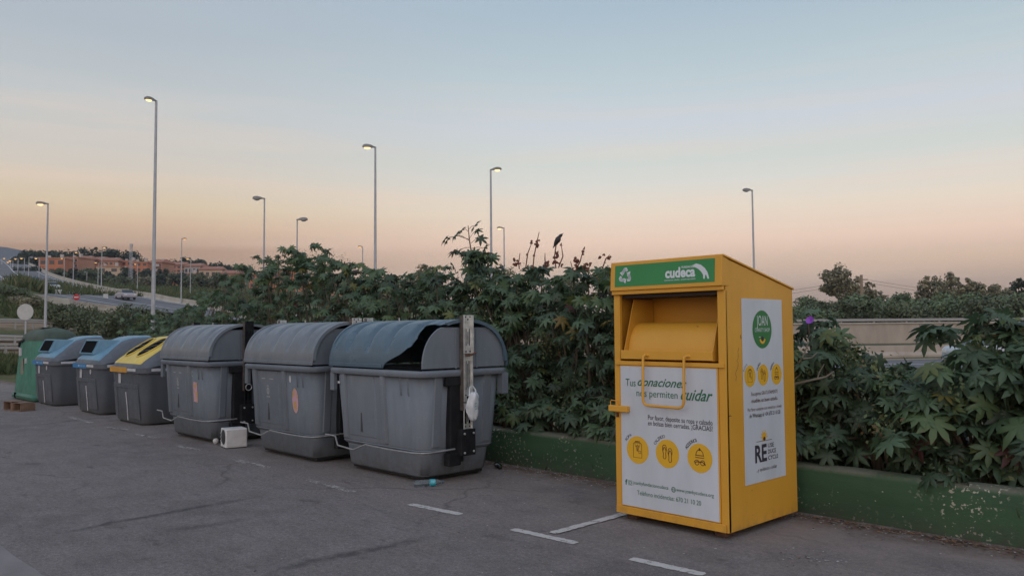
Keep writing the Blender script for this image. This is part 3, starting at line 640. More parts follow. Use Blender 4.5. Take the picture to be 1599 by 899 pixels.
    x, y = W3(1193, 681.5); fyy.disc(x, y+.002, .036); fd2.disc(x, y-.015, .017); fd.line([(x-.12, y-.030), (x+.12, y-.030)], .004)
    for a in range(0, 181, 30): fyy.line([(x+.042*math.cos(math.radians(a)), y+.042*math.sin(math.radians(a))), (x+.056*math.cos(math.radians(a)), y+.056*math.sin(math.radians(a)))], .006)
    _, y0 = W3(1190, 719.5); fd.text('RE', .385, .565, y0, .135, bold=.03)
    for s, yy in (('USE', y0+.098), ('DUCE', y0+.049), ('CYCLE', y0)): fd.text(s, .585, .585+.036*len(s)*.88, yy, .034, bold=.01)
    fd.text('...y ayúdanos a cuidar', .40, .72, y0-.075, .030)
    fg.build('emblem_disc', M_GDISC, sp); fy.build('icon_disc', M_YDISC, sp); fyy.build('yellow_mark', M_YDISC, sp); fd2.build('dark_mark', M_DARKINK, sp); fi.build('icon_drawing', MATS['brown_print'], sp)
    fd.build('dark_lettering', M_DARKINK, sp); fw.build('white_lettering', M_WINK, sp)
    # marker scribbles on the side
    f = Flat((W+.001, 0, 0), *ax); rnd = random.Random(4); pts = [(.13+.004*i+rnd.uniform(-.006, .006), 1.18+.017*i) for i in range(16)]; f.line([(a+rnd.uniform(-.012, .012), b) for a, b in pts], .0035); f.line([(.02, .92), (.045, .925), (.06, .918)], .006); f.line([(.215, 1.53), (.222, 1.50)], .008)
    f.build('marker_scribble', M_DARKINK, t)
def icon(f, k, x, y, s):
    wd = .0055*s
    def q(p): return (x+p[0]*s, y+p[1]*s)
    if k == 0:
        f.line([q(p) for p in [(-.045, .055), (-.045, -.065), (.045, -.065), (.045, .055), (.030, .062), (-.030, .062)]], wd, True)
        f.line([q(p) for p in [(-.030, .062), (-.022, .025), (0, .045), (.022, .025), (.030, .062)]], wd); f.line([q(p) for p in [(-.025, .072), (.025, .072)]], wd*1.6)
        f.line([q(p) for p in [(-.008, .035), (.008, .035), (.005, -.01), (-.005, -.01)]], wd*1.5, True); f.line([q(p) for p in [(.014, -.008), (.034, -.008), (.034, -.028), (.014, -.028)]], wd, True)
    elif k == 1:
        for dx, dy in ((-.028, .012), (.028, -.012)):
            pts = [(-.018, .045), (-.010, .058), (.010, .058), (.018, .045), (.020, .02), (.012, -.01), (.014, -.04), (.008, -.056), (-.008, -.056), (-.014, -.04), (-.012, -.01), (-.020, .02)]
            f.line([q((a+dx, b+dy)) for a, b in pts], wd*1.2, True); f.line([q((a+dx, b+dy)) for a, b in [(-.018, .005), (-.004, .04), (.004, .04), (.018, .005)]], wd*1.2)
    else:
        f.line([q(p) for p in [(-.036, .022), (-.030, .048), (-.015, .064), (.015, .064), (.030, .048), (.036, .022)]], wd*1.2); f.disc(*q((0, .072)), .010*s, n=12)
        f.line([q(p) for p in [(-.040, .022), (.040, .022), (.040, .004), (-.040, .004)]], wd*1.2, True)
        for sx in (-1, 1): f.ring(*q((sx*.027, -.036)), .020*s, wd*1.1, n=16)
        f.line([q(p) for p in [(-.052, -.026), (-.04, -.040), (-.03, -.030), (.03, -.030), (.04, -.040), (.056, -.050)]], wd*1.6)
donation_box()

# ------------------------------------------------------------------ large grey containers
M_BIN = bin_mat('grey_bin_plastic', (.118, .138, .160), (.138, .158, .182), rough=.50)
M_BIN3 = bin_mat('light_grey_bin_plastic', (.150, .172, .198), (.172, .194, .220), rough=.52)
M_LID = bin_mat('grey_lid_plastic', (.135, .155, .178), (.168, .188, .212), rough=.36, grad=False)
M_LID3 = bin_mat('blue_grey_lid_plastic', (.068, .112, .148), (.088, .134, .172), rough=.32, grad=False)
M_STEEL = pmat('galvanised_steel', (.42, .42, .42), .38, (.58, .57, .55), 7, metal=.75, bump=.1)
M_STEELY = pmat('zinc_plated_steel', (.52, .53, .52), .32, (.78, .78, .75), 14, metal=.5, bump=.15)
M_INNER = pmat('dark_hollow', (.006, .007, .008), .9, spec=.05)  # near-black colour stands in for the shade inside holes, slots and gaps
M_DBRACK = pmat('black_bracket', (.008, .009, .011), .6, (.016, .017, .019), 10, spec=.25)
LL, DD, RZ = 1.80, 1.24, 1.115     # length, depth, rim underside
def container(loc, mb_, ml_, label, torn=False, stickers=0, dark_arm=False):
    t = thing('waste_container', label, 'waste container', loc, 0, 'large grey waste containers'); rnd = random.Random(stickers+7)
    hx = LL/2
    def rings(zs): return [rr_ring(-hx+i, hx-i, i*.9, DD-i*.9, r, z, 8) for z, i, r in zs]
    mb = MB(); mb.loft(rings([(.05, .20, .12), (.075, .175, .13), (.28, .150, .14), (.305, .145, .14), (.325, .118, .14), (.36, .112, .14), (RZ, .055, .15)]), cap=False)
    n = len(mb.v)//7; mb.f.append(tuple(range(n))[::-1])
    body = mb.build('body', mb_, t, True, angle=40)
    k = body.modifiers.new('thick', 'SOLIDIFY'); k.thickness = .012; k.offset = -1
    # front relief: y of the front at height z
    def fy(z): return (.112+(z-.36)/(RZ-.36)*(.055-.112))*.9
    def slab(mbx, x0, x1, z0, z1, o=.014, x0t=None, x1t=None):
        x0t = x0 if x0t is None else x0t; x1t = x1 if x1t is None else x1t
        a = [(x0, fy(z0)+.004, z0), (x1, fy(z0)+.004, z0), (x1t, fy(z1)+.004, z1), (x0t, fy(z1)+.004, z1)]
        b = [(x0+.012, fy(z0)-o, z0+.012), (x1-.012, fy(z0)-o, z0+.012), (x1t-.012, fy(z1)-o, z1-.004), (x0t+.012, fy(z1)-o, z1-.004)]
        mbx.add(a+b, [(4, 5, 6, 7), (0, 1, 5, 4), (1, 2, 6, 5), (2, 3, 7, 6), (3, 0, 4, 7)])
    for a in ((-.665, -.565, .36, RZ-.002, .030), (.125, .205, .36, RZ-.002, .030), (-.55, -.02, .40, RZ-.03, .008), (-.005, .115, .40, RZ-.03, .006), (.47, .492, .90, RZ-.002, .016), (.60, .622, .90, RZ-.002, .016)):
        mbr = MB(); slab(mbr, *a); mbr.build('front_rib', mb_, t, True, bevel=.004)
    MB().box(-.305, -.28, fy(.6)-.0125, fy(.6)-.006, .46, .76).build('grip_slot', pmat('slot_grey', (.05, .053, .058), .7), t, bevel=.004)
    # end ribs
    def ex(z): return hx-(.112+(z-.36)/(RZ-.36)*(.055-.112))
    for s in (-1, 1):
        for y0, y1 in ((.22, .33), (.90, 1.02)):
            a = [(s*(ex(.36)-.004), y0, .36), (s*(ex(.36)-.004), y1, .36), (s*(ex(RZ)-.004), y1, RZ-.002), (s*(ex(RZ)-.004), y0, RZ-.002)]
            b = [(s*(ex(.36)+.012), y0+.012, .372), (s*(ex(.36)+.012), y1-.012, .372), (s*(ex(RZ)+.012), y1-.012, RZ-.004), (s*(ex(RZ)+.012), y0+.012, RZ-.004)]
            f = [(4, 5, 6, 7), (0, 1, 5, 4), (1, 2, 6, 5), (2, 3, 7, 6), (3, 0, 4, 7)]; MB().add(a+b, f if s > 0 else [q[::-1] for q in f]).build('end_rib', mb_, t, bevel=.004)
        xa, xb = sorted((s*(hx-.10), s*(hx-.005))); MB().box(xa, xb, DD-.10, DD-.012, .88, RZ-.001).build('corner_bracket', mb_, t, bevel=.006)
        if s < 0: MB().box(-hx+.03, -hx+.11, .02, .07, .90, RZ-.001).build('corner_bracket', mb_, t, bevel=.006)
    # skirt ledge around the base
    mb = MB(); mb.loft([rr_ring(-hx+i, hx-i, i*.9, DD-i*.9, .14, z, 8) for z, i in ((.300, .148), (.312, .128), (.335, .110), (.345, .116))], cap=False); mb.build('base_ledge', mb_, t, True)
    # rim
    mb = MB(); R = [rr_ring(-hx+i, hx-i, i*.9, DD-i*.9, r, z, 8) for z, i, r in ((RZ-.015, .05, .13), (RZ-.012, .012, .10), (RZ+.012, .0, .10), (RZ+.040, .0, .10), (RZ+.052, .012, .10), (RZ+.054, .07, .10), (RZ+.02, .075, .10))]
    mb.loft(R, cap=False); mb.build('rim', mb_, t, True, angle=50)
    # barrel lid
    zr = RZ+.074; HH = 1.705-zr; cy = DD/2; ry = DD/2-.025; nx, nt = 150, 84
    def prof(tt):        # flattened superellipse arc, tt 0..1 front to back
        a = math.pi*tt; c_, s_ = math.cos(a), math.sin(a); e = .86
        return cy-ry*math.copysign(abs(c_)**e, c_), zr+HH*abs(s_)**e
    gro = [-.60, -.22, .16, .54]
    def disp(x, tt):
        a = min(tt, 1-tt)*180; f = max(0, min(1, (a-14)/16)); d = 0
        for gx in gro:
            u = (x-gx-.10*(1-min(1, a/60)))/.045; d -= .036*math.exp(-u*u)*f
        e_ = max(0, (abs(x)-(hx-.16))/.06); e_ = min(1, e_)
        return d-.014*e_*(3-2*e_)*e_*f+ (.006 if abs(x) > hx-.05 else 0)
    wt = [(0, .70), (.02, .66), (.04, .58), (.06, .49), (.08, .41), (.10, .345), (.125, .30), (.15, .25), (.19, .22), (.235, .225), (.275, .25), (.305, .27), (.325, .27), (.338, .22), (.347, .12), (.358, .0)]
    def xr(tt):
        if not torn or tt > .36: return hx-.005
        w0 = float(np.interp(tt, [a for a, b in wt], [b for a, b in wt])); return hx-.005-w0-(.010*math.sin(tt*60)+.003*math.sin(tt*210+1))*min(1, w0*8)
    mb = MB(); idx = {}
    ts = list(np.linspace(0, 1, nt+1)) if not torn else list(np.linspace(0, .34, 60))+list(np.linspace(.343, .36, 8))+list(np.linspace(.37, 1, 54))
    nt = len(ts)-1
    for i in range(nx):
        for j, tt in enumerate(ts):
            x = -hx+.005+(xr(tt)+hx-.005)*i/(nx-1)
            y, z = prof(tt); d = disp(x, tt); nv = np.array([(y-cy)/ry**2, (z-zr)/HH**2]); nv = nv/(np.linalg.norm(nv)+1e-9)
            sag = -.006*math.sin(math.pi*(x+hx)/LL)*(1 if tt < .1 else 0)
            mb.v.append((x, y+nv[0]*d, z+nv[1]*d+sag)); idx[i, j] = len(mb.v)-1
    for i in range(nx-1):
        for j in range(nt): mb.f.append((idx[i, j], idx[i+1, j], idx[i+1, j+1], idx[i, j+1]))
    lid = mb.build('lid', ml_, t, True, solid=.010, angle=60)
    # lower lip of lid
    mb = MB(); xa = hx-.01; xb = -hx+.01
    mb.box(xb, (xa-.71) if torn else xa, .012, .03, zr-.005, zr+.035); mb.build('lid_lip', ml_, lid, bevel=.004); MB().box(-hx+.05, hx-.05, .045, .055, RZ+.045, zr+.02).build('lid_gap_shade', M_INNER, lid); MB().box(xb, xa, DD-.03, DD-.012, zr-.005, zr+.035).build('lid_lip', ml_, lid, bevel=.004)  # recessed near-black strip stands in for the shadowed gap between lid and rim
    # end panels
    for s in (-1, 1):
        mb = MB(); xx = s*(hx-.035); k_ = 30; arc = []
        for j in range(k_+1):
            y, z = prof(.004+.992*j/k_); zc = zr+(min(z, 1.635)-zr)*.985; arc.append((cy+(y-cy)*.965, max(zc-.012, zr-.02)))
        n = len(arc); vs = [(xx, y, z) for y, z in arc]+[(xx-s*.02, y, z) for y, z in arc]; fs = [tuple(range(n)) if s < 0 else tuple(range(n))[::-1], tuple(range(n, 2*n))]+[(i, (i+1) % n, n+(i+1) % n, n+i) for i in range(n)]
        mb.add(vs, fs)
        for y0 in (cy-.14, cy+.15): mb.box(min(xx, xx+s*.008), max(xx, xx+s*.008), y0, y0+.022, zr-.01, 1.60)
        ep = mb.build('end_panel', mb_, t, bevel=.003)
        # arch flange
        mb = MB(); R = []
        for j in range(1, 41):
            tt = j/41
            if torn and s > 0 and tt < .35: continue
            y, z = prof(tt); yc = cy+(y-cy)*.94; zc = zr+(z-zr)*.93; R.append([(s*(hx-.038), yc, zc), (s*(hx-.002), yc, zc), (s*(hx-.002), y, z), (s*(hx-.038), y, z)])
        mb.loft(R); mb.build('lid_flange', ml_, lid, True)
    # foot bar round the front
    bar = []
    for px, py in ((510, 689.5), (534.4, 692), (540, 708.6), (575, 713.6), (598.4, 701), (633, 707.6)):
        q = on_y(px, py, 5.035); bar.append((q[0]+6.62+hx, -.005, q[2]))
    bar = [(-.93, .0, .385), (-.70, -.01, .385), (-.65, -.01, .285), (-.33, -.01, .265), (-.08, -.01, .345), (.35, -.008, .335), (.72, .01, .335), (.84, .05, .335), (.885, .12, .337), (.893, .45, .345)]
    MB().tube(bar, .0095, 8).build('foot_bar', pmat('dull_steel_bar', (.24, .245, .25), .45, (.34, .34, .34), 9, metal=.5), t, True)
    # lifting arms at both ends
    for s in (1, -1):
        c0 = cy-.02
        def bx(mbx, a, b, y0, y1, z0, z1): mbx.box(min(s*a, s*b), max(s*a, s*b), y0, y1, z0, z1)
        mba = MB(); bx(mba, hx-.10, hx-.015, c0-.20, c0-.02, .20, 1.05); bx(mba, hx-.08, hx-.004, c0-.26, c0+.11, 1.00, 1.09); bx(mba, hx-.09, hx+.0, c0-.235, c0-.07, .17, .30)
        mba.build('lift_pocket', M_DBRACK, t, bevel=.01)
        mba = MB(); bx(mba, hx-.06, hx+.055, c0-.11, c0+.085, .27, .545); bx(mba, hx+.055, hx+.062, c0-.06, c0+.02, .30, .50); pv = mba.build('pivot_bracket', M_DBRACK, t, bevel=.006)
        mba = MB()
        for y_, z_ in ((c0-.07, .30), (c0+.055, .31), (c0-.07, .50), (c0+.055, .50)): mba.lathe([(.012, 0), (.012, .012), (.006, .016)], (s*(hx+.055), y_, z_), 8, Matrix.Rotation(s*math.pi/2, 3, 'Y'))
        mba.build('bolt', M_STEEL, pv)
        am = M_DBRACK if dark_arm else M_STEELY; w0, w1 = c0-.058, c0+.058
        arm = MB(); bx(arm, hx+.030, hx+.036, w0, w1, 1.335, 1.745); bx(arm, hx+.030, hx+.060, w0-.004, w0, 1.335, 1.745); bx(arm, hx+.030, hx+.060, w1, w1+.004, 1.335, 1.745)
        bx(arm, hx+.024, hx+.030, w0+.004, w1-.004, .83, 1.33); bx(arm, hx+.024, hx+.052, w0, w0+.004, .83, 1.33); bx(arm, hx+.024, hx+.052, w1-.004, w1, .83, 1.33)
        bx(arm, hx+.018, hx+.024, w0+.008, w1-.004, .545, .82); bx(arm, hx+.018, hx+.040, w0+.004, w0+.008, .545, .82); bx(arm, hx+.018, hx+.040, w1-.004, w1, .545, .82)
        sl = MB()
        for z0, z1, xo in ((1.42, 1.60, .0362), (.96, 1.26, .0302), (.60, .78, .0242)):
            for ya in (w0+.018, w1-.044): bx(sl, hx+xo, hx+xo+.001, ya, ya+.026, z0, z1)
            bx(sl, hx+xo, hx+xo+.001, c0-.004, c0+.004, z0+.02, z1-.03)
        for z_ in (1.335, .825): bx(sl, hx+.0305, hx+.0385, w0+.004, w1-.002, z_-.008, z_+.004)
        for z0, z1 in ((1.40, 1.62), (1.66, 1.72)):
            bx(arm, hx+.036, hx+.042, w0+.022, w0+.034, z0, z1); bx(arm, hx+.036, hx+.042, w1-.034, w1-.022, z0, z1)
        for z0, z1 in ((.93, 1.28),): bx(arm, hx+.030, hx+.036, w0+.024, w0+.034, z0, z1); bx(arm, hx+.030, hx+.036, w1-.034, w1-.024, z0, z1)
        arm_o = arm.build('lifting_arm', am, t, bevel=.0015)
        sl.build('arm_slot', M_INNER, arm_o)
        MB().box(*sorted((s*(hx-.02), s*(hx+.034))), w0-.011, w0-.005, .74, 1.74).build('arm_edge_plate', pmat('dull_rusty_steel', (.10, .085, .075), .6, (.17, .145, .125), 12, metal=.4), arm_o)
        mba = MB()
        for y_, z_, r_ in ((w0+.028, 1.728, .008), (w1-.028, 1.728, .008), (c0, 1.70, .009), (w0+.03, 1.36, .009), (w1-.03, 1.36, .009), (w0+.03, .90, .009), (w1-.03, .90, .009), (c0, .875, .014), (w0+.03, .57, .008), (w1-.03, .57, .008)):
            xb_ = hx+.0365 if z_ > 1.33 else (hx+.0305 if z_ > .82 else hx+.0245); mba.lathe([(r_, 0), (r_, .003)], (s*xb_, y_, z_), 10, Matrix.Rotation(s*math.pi/2, 3, 'Y'))
        mba.build('arm_hole', M_INNER, arm_o)
        MB().tube([(s*(hx+.05), w0+.01, 1.325), (s*(hx+.065), c0, 1.32), (s*(hx+.085), w1+.01, 1.345)], .012, 8).build('arm_pin', M_RUST, arm_o, True)
        MB().tube([(s*(hx+.04), c0+.045*math.cos(a), .79+.045*math.sin(a)) for a in np.linspace(0, 2*math.pi, 15)], .007, 6).build('arm_ring', M_STEEL, arm_o, True)
    # wheels / feet
    for fx, fy_ in ((-.55, .30), (.55, .30), (-.55, .95), (.55, .95)):
        MB().lathe([(.055, -.03), (.06, -.02), (.06, .02), (.055, .03)], (fx, fy_, .06), 14, Matrix.Rotation(math.pi/2, 3, 'X')).build('caster', M_BLACK, t, True)
    MB().box(-hx+.23, hx-.23, .22, DD-.22, .022, .052).build('underframe', M_BLACK, t)
    # lid handle nub
    MB().tube([(-.30, cy-.02, 1.70), (-.30, cy-.02, 1.735)], .008, 6).build('hinge_pin', M_STEEL, lid, True)
    def fyo(z): return fy(z)-.0105
    # stickers and stencils
    if stickers:
        f = Flat((0, 0, 0), (1, 0, 0), (0, (fy(1.)-fy(.5))/.5, 1), (0, -1, 0)); b0 = fy(.0)
        f.o = np.array([0, fy(.0)-.0125 , 0]); f.o[1] = fy(.5)-.5*(fy(1.)-fy(.5))/.5-.011
        # crest stencil
        f.ring(-.28, .83, .030, .008, .040, 14); f.line([(-.28, .80), (-.28, .86)], .012); f.line([(-.305, .885), (-.295, .90), (-.28, .888), (-.265, .90), (-.255, .885)], .008)
        f.line([(-.325, .755), (-.235, .755)], .008); f.line([(-.43, .985), (-.34, .985)], .008); f.line([(-.22, .985), (-.12, .985)], .008)
        f.build('crest_stencil', pmat('faded_stencil', (.42, .44, .47), .7), body)
        # peeled sticker near right corner
        f2 = Flat(f.o, f.ux, f.uy, f.n); f2.o = f.o+np.array([0, .008, 0]); sx = .34 if stickers == 1 else .40
        f2.disc(sx, .74, .075, .155, 18) if stickers == 2 else f2.poly([(sx-.075, .58), (sx+.06, .57), (sx+.07, .70), (sx+.065, .86), (sx-.05, .87), (sx-.075, .83)])
        f2.build('peeled_sticker', pmat('peeled_sticker_paper', (.50, .30, .12), .8, (.52, .30, .38), 14, lo=.45, hi=.55), body)
        f3 = Flat(f2.o, f.ux, f.uy, f.n); xx = .26; 
        if stickers == 2: f3.disc(.30, 1.00, .026, .045, 14)
        else: f3.ring(.26, .98, .022, .008, .036, 12, a0=60, a1=300)
        f3.build('oval_sticker', pmat('white_sticker', (.50, .50, .50), .6), body)
    else:
        f = Flat((0, fy(1.0)-.0185, 0), (1, 0, 0), (0, 0, 1), (0, -1, 0)); f.poly([(-.735, .985), (-.685, .985), (-.685, 1.01), (-.735, 1.01)]); f.o[1] = fy(1.)-.006; f.build('small_label', pmat('white_sticker', (.50, .50, .50), .6), body)
    return t
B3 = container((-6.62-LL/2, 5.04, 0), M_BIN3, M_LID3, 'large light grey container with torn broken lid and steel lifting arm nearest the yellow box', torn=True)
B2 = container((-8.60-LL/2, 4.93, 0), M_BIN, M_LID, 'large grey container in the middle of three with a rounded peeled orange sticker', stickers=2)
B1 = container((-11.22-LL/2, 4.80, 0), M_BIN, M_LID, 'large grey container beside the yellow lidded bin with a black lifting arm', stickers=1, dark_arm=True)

# ------------------------------------------------------------------ recycling bins
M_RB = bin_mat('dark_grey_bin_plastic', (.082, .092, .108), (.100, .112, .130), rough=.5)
M_BLUEC = bin_mat('blue_bin_plastic', (.115, .23, .32), (.14, .27, .365), rough=.4, grad=False)
M_YELC = bin_mat('yellow_bin_plastic', (.58, .43, .08), (.66, .50, .11), rough=.42, grad=False)
M_BLUEB = pmat('blue_band', (.025, .16, .36), .5, (.03, .19, .42), 8); M_ORB = pmat('orange_band', (.50, .24, .03), .5, (.58, .29, .04), 8); M_WB = pmat('pale_reflective_band', (.45, .45, .47), .4, (.55, .55, .56), 9)
def recycling_bin(loc, label, kind, width=1.62):
    t = thing('recycling_bin', label, 'recycling bin', loc, 0, 'recycling bins with coloured lids'); hx = width/2; D_ = 1.25
    mb = MB(); zs = [(.03, .15, .16), (.06, .13, .17), (.5, .095, .18), (.88, .06, .19), (.90, .055, .19)]
    mb.loft([rr_ring(-hx+i, hx-i, i, D_-i, r, z, 8) for z, i, r in zs], cap=True); body = mb.build('body', M_RB, t, True)
    mb = MB().loft([rr_ring(-hx+.17, hx-.17, .17, D_-.17, .14, z, 6) for z in (.0, .03)]); mb.build('base', M_BLACK, t)
    # recessed foot pocket frame
    def fy(z): return float(np.interp(z, [.06, .5, .88], [.13, .095, .06]))
    mb = MB(); x0, x1 = -.47, .10
    def strip(a, b, c, d, o=.014): mb.add([(a, fy(c)+.002, c), (b, fy(c)+.002, c), (b, fy(d)+.002, d), (a, fy(d)+.002, d), (a, fy(c)-o, c), (b, fy(c)-o, c), (b, fy(d)-o, d), (a, fy(d)-o, d)], [(4, 5, 6, 7), (0, 1, 5, 4), (1, 2, 6, 5), (2, 3, 7, 6), (3, 0, 4, 7)])
    strip(-.60, -.47, .10, .62); strip(.12, .60, .10, .62); strip(-.60, .60, .62, .70); mb.build('front_relief', M_RB, t, bevel=.008)
    MB().tube([(.02, fy(.1)-.01, .06), (.02, fy(.3)-.012, .30), (-.01, fy(.55)-.008, .55)], .009, 6).build('pedal_rod', M_WB, t, True)
    # coloured band
    mb = MB(); mb.loft([rr_ring(-hx+i, hx-i, i, D_-i, .2, z, 10) for z, i in ((.895, .045), (.90, .02), (.99, .02), (.995, .045))], cap=False); mb.build('collar', M_RB, t, True)
    cb_ = M_ORB if kind == 'yellow' else M_BLUEB
    def band(xa, xb, z0, z1, nm, mt):
        pts = []; m2 = MB()
        for x in np.linspace(xa, xb, 9): pts.append((x, .016+(.012*(abs(x)/hx)**6)))
        m2.loft([[(x, y, z0), (x, y, z1), (x, y+.02, z1), (x, y+.02, z0)] for x, y in pts]); m2.build(nm, mt, t)
    band(-hx+.15, .20, .898, .990, 'front_band', cb_)
    MB().box(.24, hx-.20, .012, .03, .93, .975).build('white_band', M_WB, t); MB().box(hx-.022, hx-.010, .22, .80, .93, .975).build('white_band', M_WB, t)
    MB().box(-hx+.0, -hx+.06, .10, .2, .90, .99).build('white_band', M_WB, t)
    # lid surface
    if kind == 'yellow': py, pz = [0, .03, .12, .30, .62, .78, 1.05, 1.18, 1.25], [.99, 1.05, 1.13, 1.25, 1.445, 1.50, 1.52, 1.50, 1.0]
    else: py, pz = [0, .03, .12, .28, .46, .64, .82, 1.0, 1.16, 1.22, 1.25], [.99, 1.06, 1.13, 1.20, 1.32, 1.43, 1.495, 1.52, 1.52, 1.45, 1.0]
    def zp(y): return float(np.interp(y, py, pz))
    def surf(x, y, lift=0.):
        s_ = min(1, abs(x)/(hx-.02)); k = (1-s_**5)**(1/2.6) if s_ < 1 else 0; ys = .02+(D_-.04)*y/D_; yy = ys+(.16*s_**6)*(1-ys/ .62 if ys < .62 else 0)
        return (x, yy, .985+(zp(y)-.985+lift)*k+ (lift*.0))
    def grid(xa, xb, ya, yb, nx, ny, lift=0., fx=None):
        m2 = MB(); 
        for i in range(nx+1):
            for j in range(ny+1):
                y = ya+(yb-ya)*j/ny; l_, r_ = (xa, xb) if fx is None else fx(y); x = l_+(r_-l_)*i/nx; e = 0 if (fx is None) else (-.02 if (i in (0, nx) or j in (0,)) else lift)
                m2.v.append(surf(x, y, lift if fx is None else e))
        for i in range(nx):
            for j in range(ny): a = i*(ny+1)+j; m2.f.append((a, a+ny+1, a+ny+2, a+1))
        return m2
    lid = grid(-hx+.021, hx-.021, 0, D_, 60, 40).build('lid', M_RB, t, True)
    cm_ = M_YELC if kind == 'yellow' else M_BLUEC
    if kind == 'yellow':
        cap = grid(0, 0, .015, 1.08, 30, 34, .016, lambda y: (-.68+.10*(y > .9), .68-.08*y)).build('lid_cap', cm_, t, True)
        for cx in (-.30, .28):
            def el_(k, rx=.20, ry=.25, l_=.022):
                a = 2*math.pi*k/28; return surf(cx+rx*math.cos(a), .41+ry*math.sin(a), l_)
            rim = MB().tube([el_(k, .21, .26, .028) for k in range(29)], .012, 6).build('hole_rim', cm_, cap, True)
            vs = [surf(cx, .41, .024)]; fs = []
            for rr in (.33, .66, 1.): vs += [surf(cx+.20*rr*math.cos(2*math.pi*k/28), .41+.25*rr*math.sin(2*math.pi*k/28), .024) for k in range(28)]
            for k in range(28):
                fs.append((0, 1+k, 1+(k+1) % 28))
                for q in (0, 1): a = 1+q*28+k; b = 1+q*28+(k+1) % 28; fs.append((a, a+28, b+28, b))
            MB().add(vs, fs).build('deposit_hole', M_INNER, cap, True)
            for j in (-.1, .1, 0): MB().tube([surf(cx-.13, .41+j*1.3-.05, .035), surf(cx, .41+j*1.3, .038), surf(cx+.13, .41+j*1.3+.04, .035)], .006, 5).build('bristle', M_RB, cap)
        q = surf(-.0, .98, .04); MB().lathe([(.0, -.045), (.035, -.03), (.05, 0), (.035, .03), (.0, .045)], (q[0]+.1, q[1], q[2]+.03), 12).build('red_cap', pmat('red_plastic', (.50, .06, .02), .5), cap, True)
    else:
        cap = grid(0, 0, .015, 1.15, 34, 34, .016, lambda y: (-.70, .70-.30*max(0, min(1, (y-.1)/.5)) if y < .6 else .40+.16*min(1, (y-.6)/.4))).build('lid_cap', cm_, t, True)
        # letterbox hood
        x0, x1 = -.70, .16
        def hood(a, b, ya, yb, za, zb, nm, mt, par, bev=.015):
            m2 = MB().add([(a, ya, za), (b, ya, za), (b+.0, yb, zb), (a+.0, yb, zb), (a, 1.0, za+.10), (b+.15, 1.0, za+.10), (b+.15, 1.0, zb-.03), (a, 1.0, zb-.03)], [(0, 1, 2, 3), (5, 4, 7, 6), (0, 4, 5, 1), (1, 5, 6, 2), (2, 6, 7, 3), (3, 7, 4, 0)])
            return m2.build(nm, mt, par, bevel=bev)
        hd = hood(x0, x1, .14, .28, 1.16, 1.46, 'mouth_hood', cm_, cap)
        # dark opening set on the face
        u = np.array([0, .14, .30]); u = u/np.linalg.norm(u); nrm = np.array([0, -u[2], u[1]])
        def fp(x, s_, o): return np.array([x, .14, 1.16])+u*s_+nrm*o
        H = .331; m2 = MB().add([fp(x0+.045, .035, .003), fp(x1-.045, .035, .003), fp(x1-.045, H-.035, .003), fp(x0+.045, H-.035, .003)], [(0, 1, 2, 3)]); m2.build('mouth_opening', M_INNER, cap)
        fr = [(x0+.03, .025), (x1-.03, .025), (x1-.03, H-.025), (x0+.03, H-.025), (x0+.03, .025)]
        MB().tube([fp(a, b, .006) for a, b in fr], .014, 6).build('mouth_frame', cm_, cap)
    # stickers
    m2 = MB().box(-.33, -.22, .045, .052, .70, .87); pl = m2.build('notice_sticker', M_WB, t); pl.location = (0, .012, 0)
    m2 = MB(); m2.lathe([(.035, 0), (.035, .002)], (-.275, .0545, .79), 12, Matrix.Rotation(math.pi/2, 3, 'X') @ Matrix.Diagonal((1, 1.5, 1))); m2.build('sticker_oval', pmat('magenta_print', (.25, .05, .12), .6), pl)
    if kind != 'yellow':
        m2 = MB().lathe([(.045, 0), (.045, .003)], (.33, .062, .84), 14, Matrix.Rotation(math.pi/2, 3, 'X') @ Matrix.Diagonal((1, 1.2, 1))); m2.build('round_sticker', M_WB, t)
    f = Flat((0, .0145, 0), (1, 0, 0), (0, 0, 1), (0, -1, 0)); rnd = random.Random(2)
    if kind == 'yellow': f.text('ENVASES', -.35, -.05, .93, .03)
    else: f.disc(-.28, .945, .018); f.disc(-.24, .945, .018); f.text('PAPEL Y CARTÓN', -.15, .15, .935, .022)
    f.build('band_mark', pmat('band_print', (.55, .62, .66), .6) if kind != 'yellow' else pmat('band_print_orange', (.62, .38, .10), .6), t)
    return t
recycling_bin((-15.10, 4.93, 0), 'grey recycling bin with yellow lid and two oval holes', 'yellow', 1.66)
recycling_bin((-17.60, 5.00, 0), 'grey paper bin with blue lid next to the yellow lidded bin', 'blue', 1.66)
recycling_bin((-20.42, 4.93, 0), 'grey paper bin with blue lid beside the green bottle bank', 'blue', 1.66)

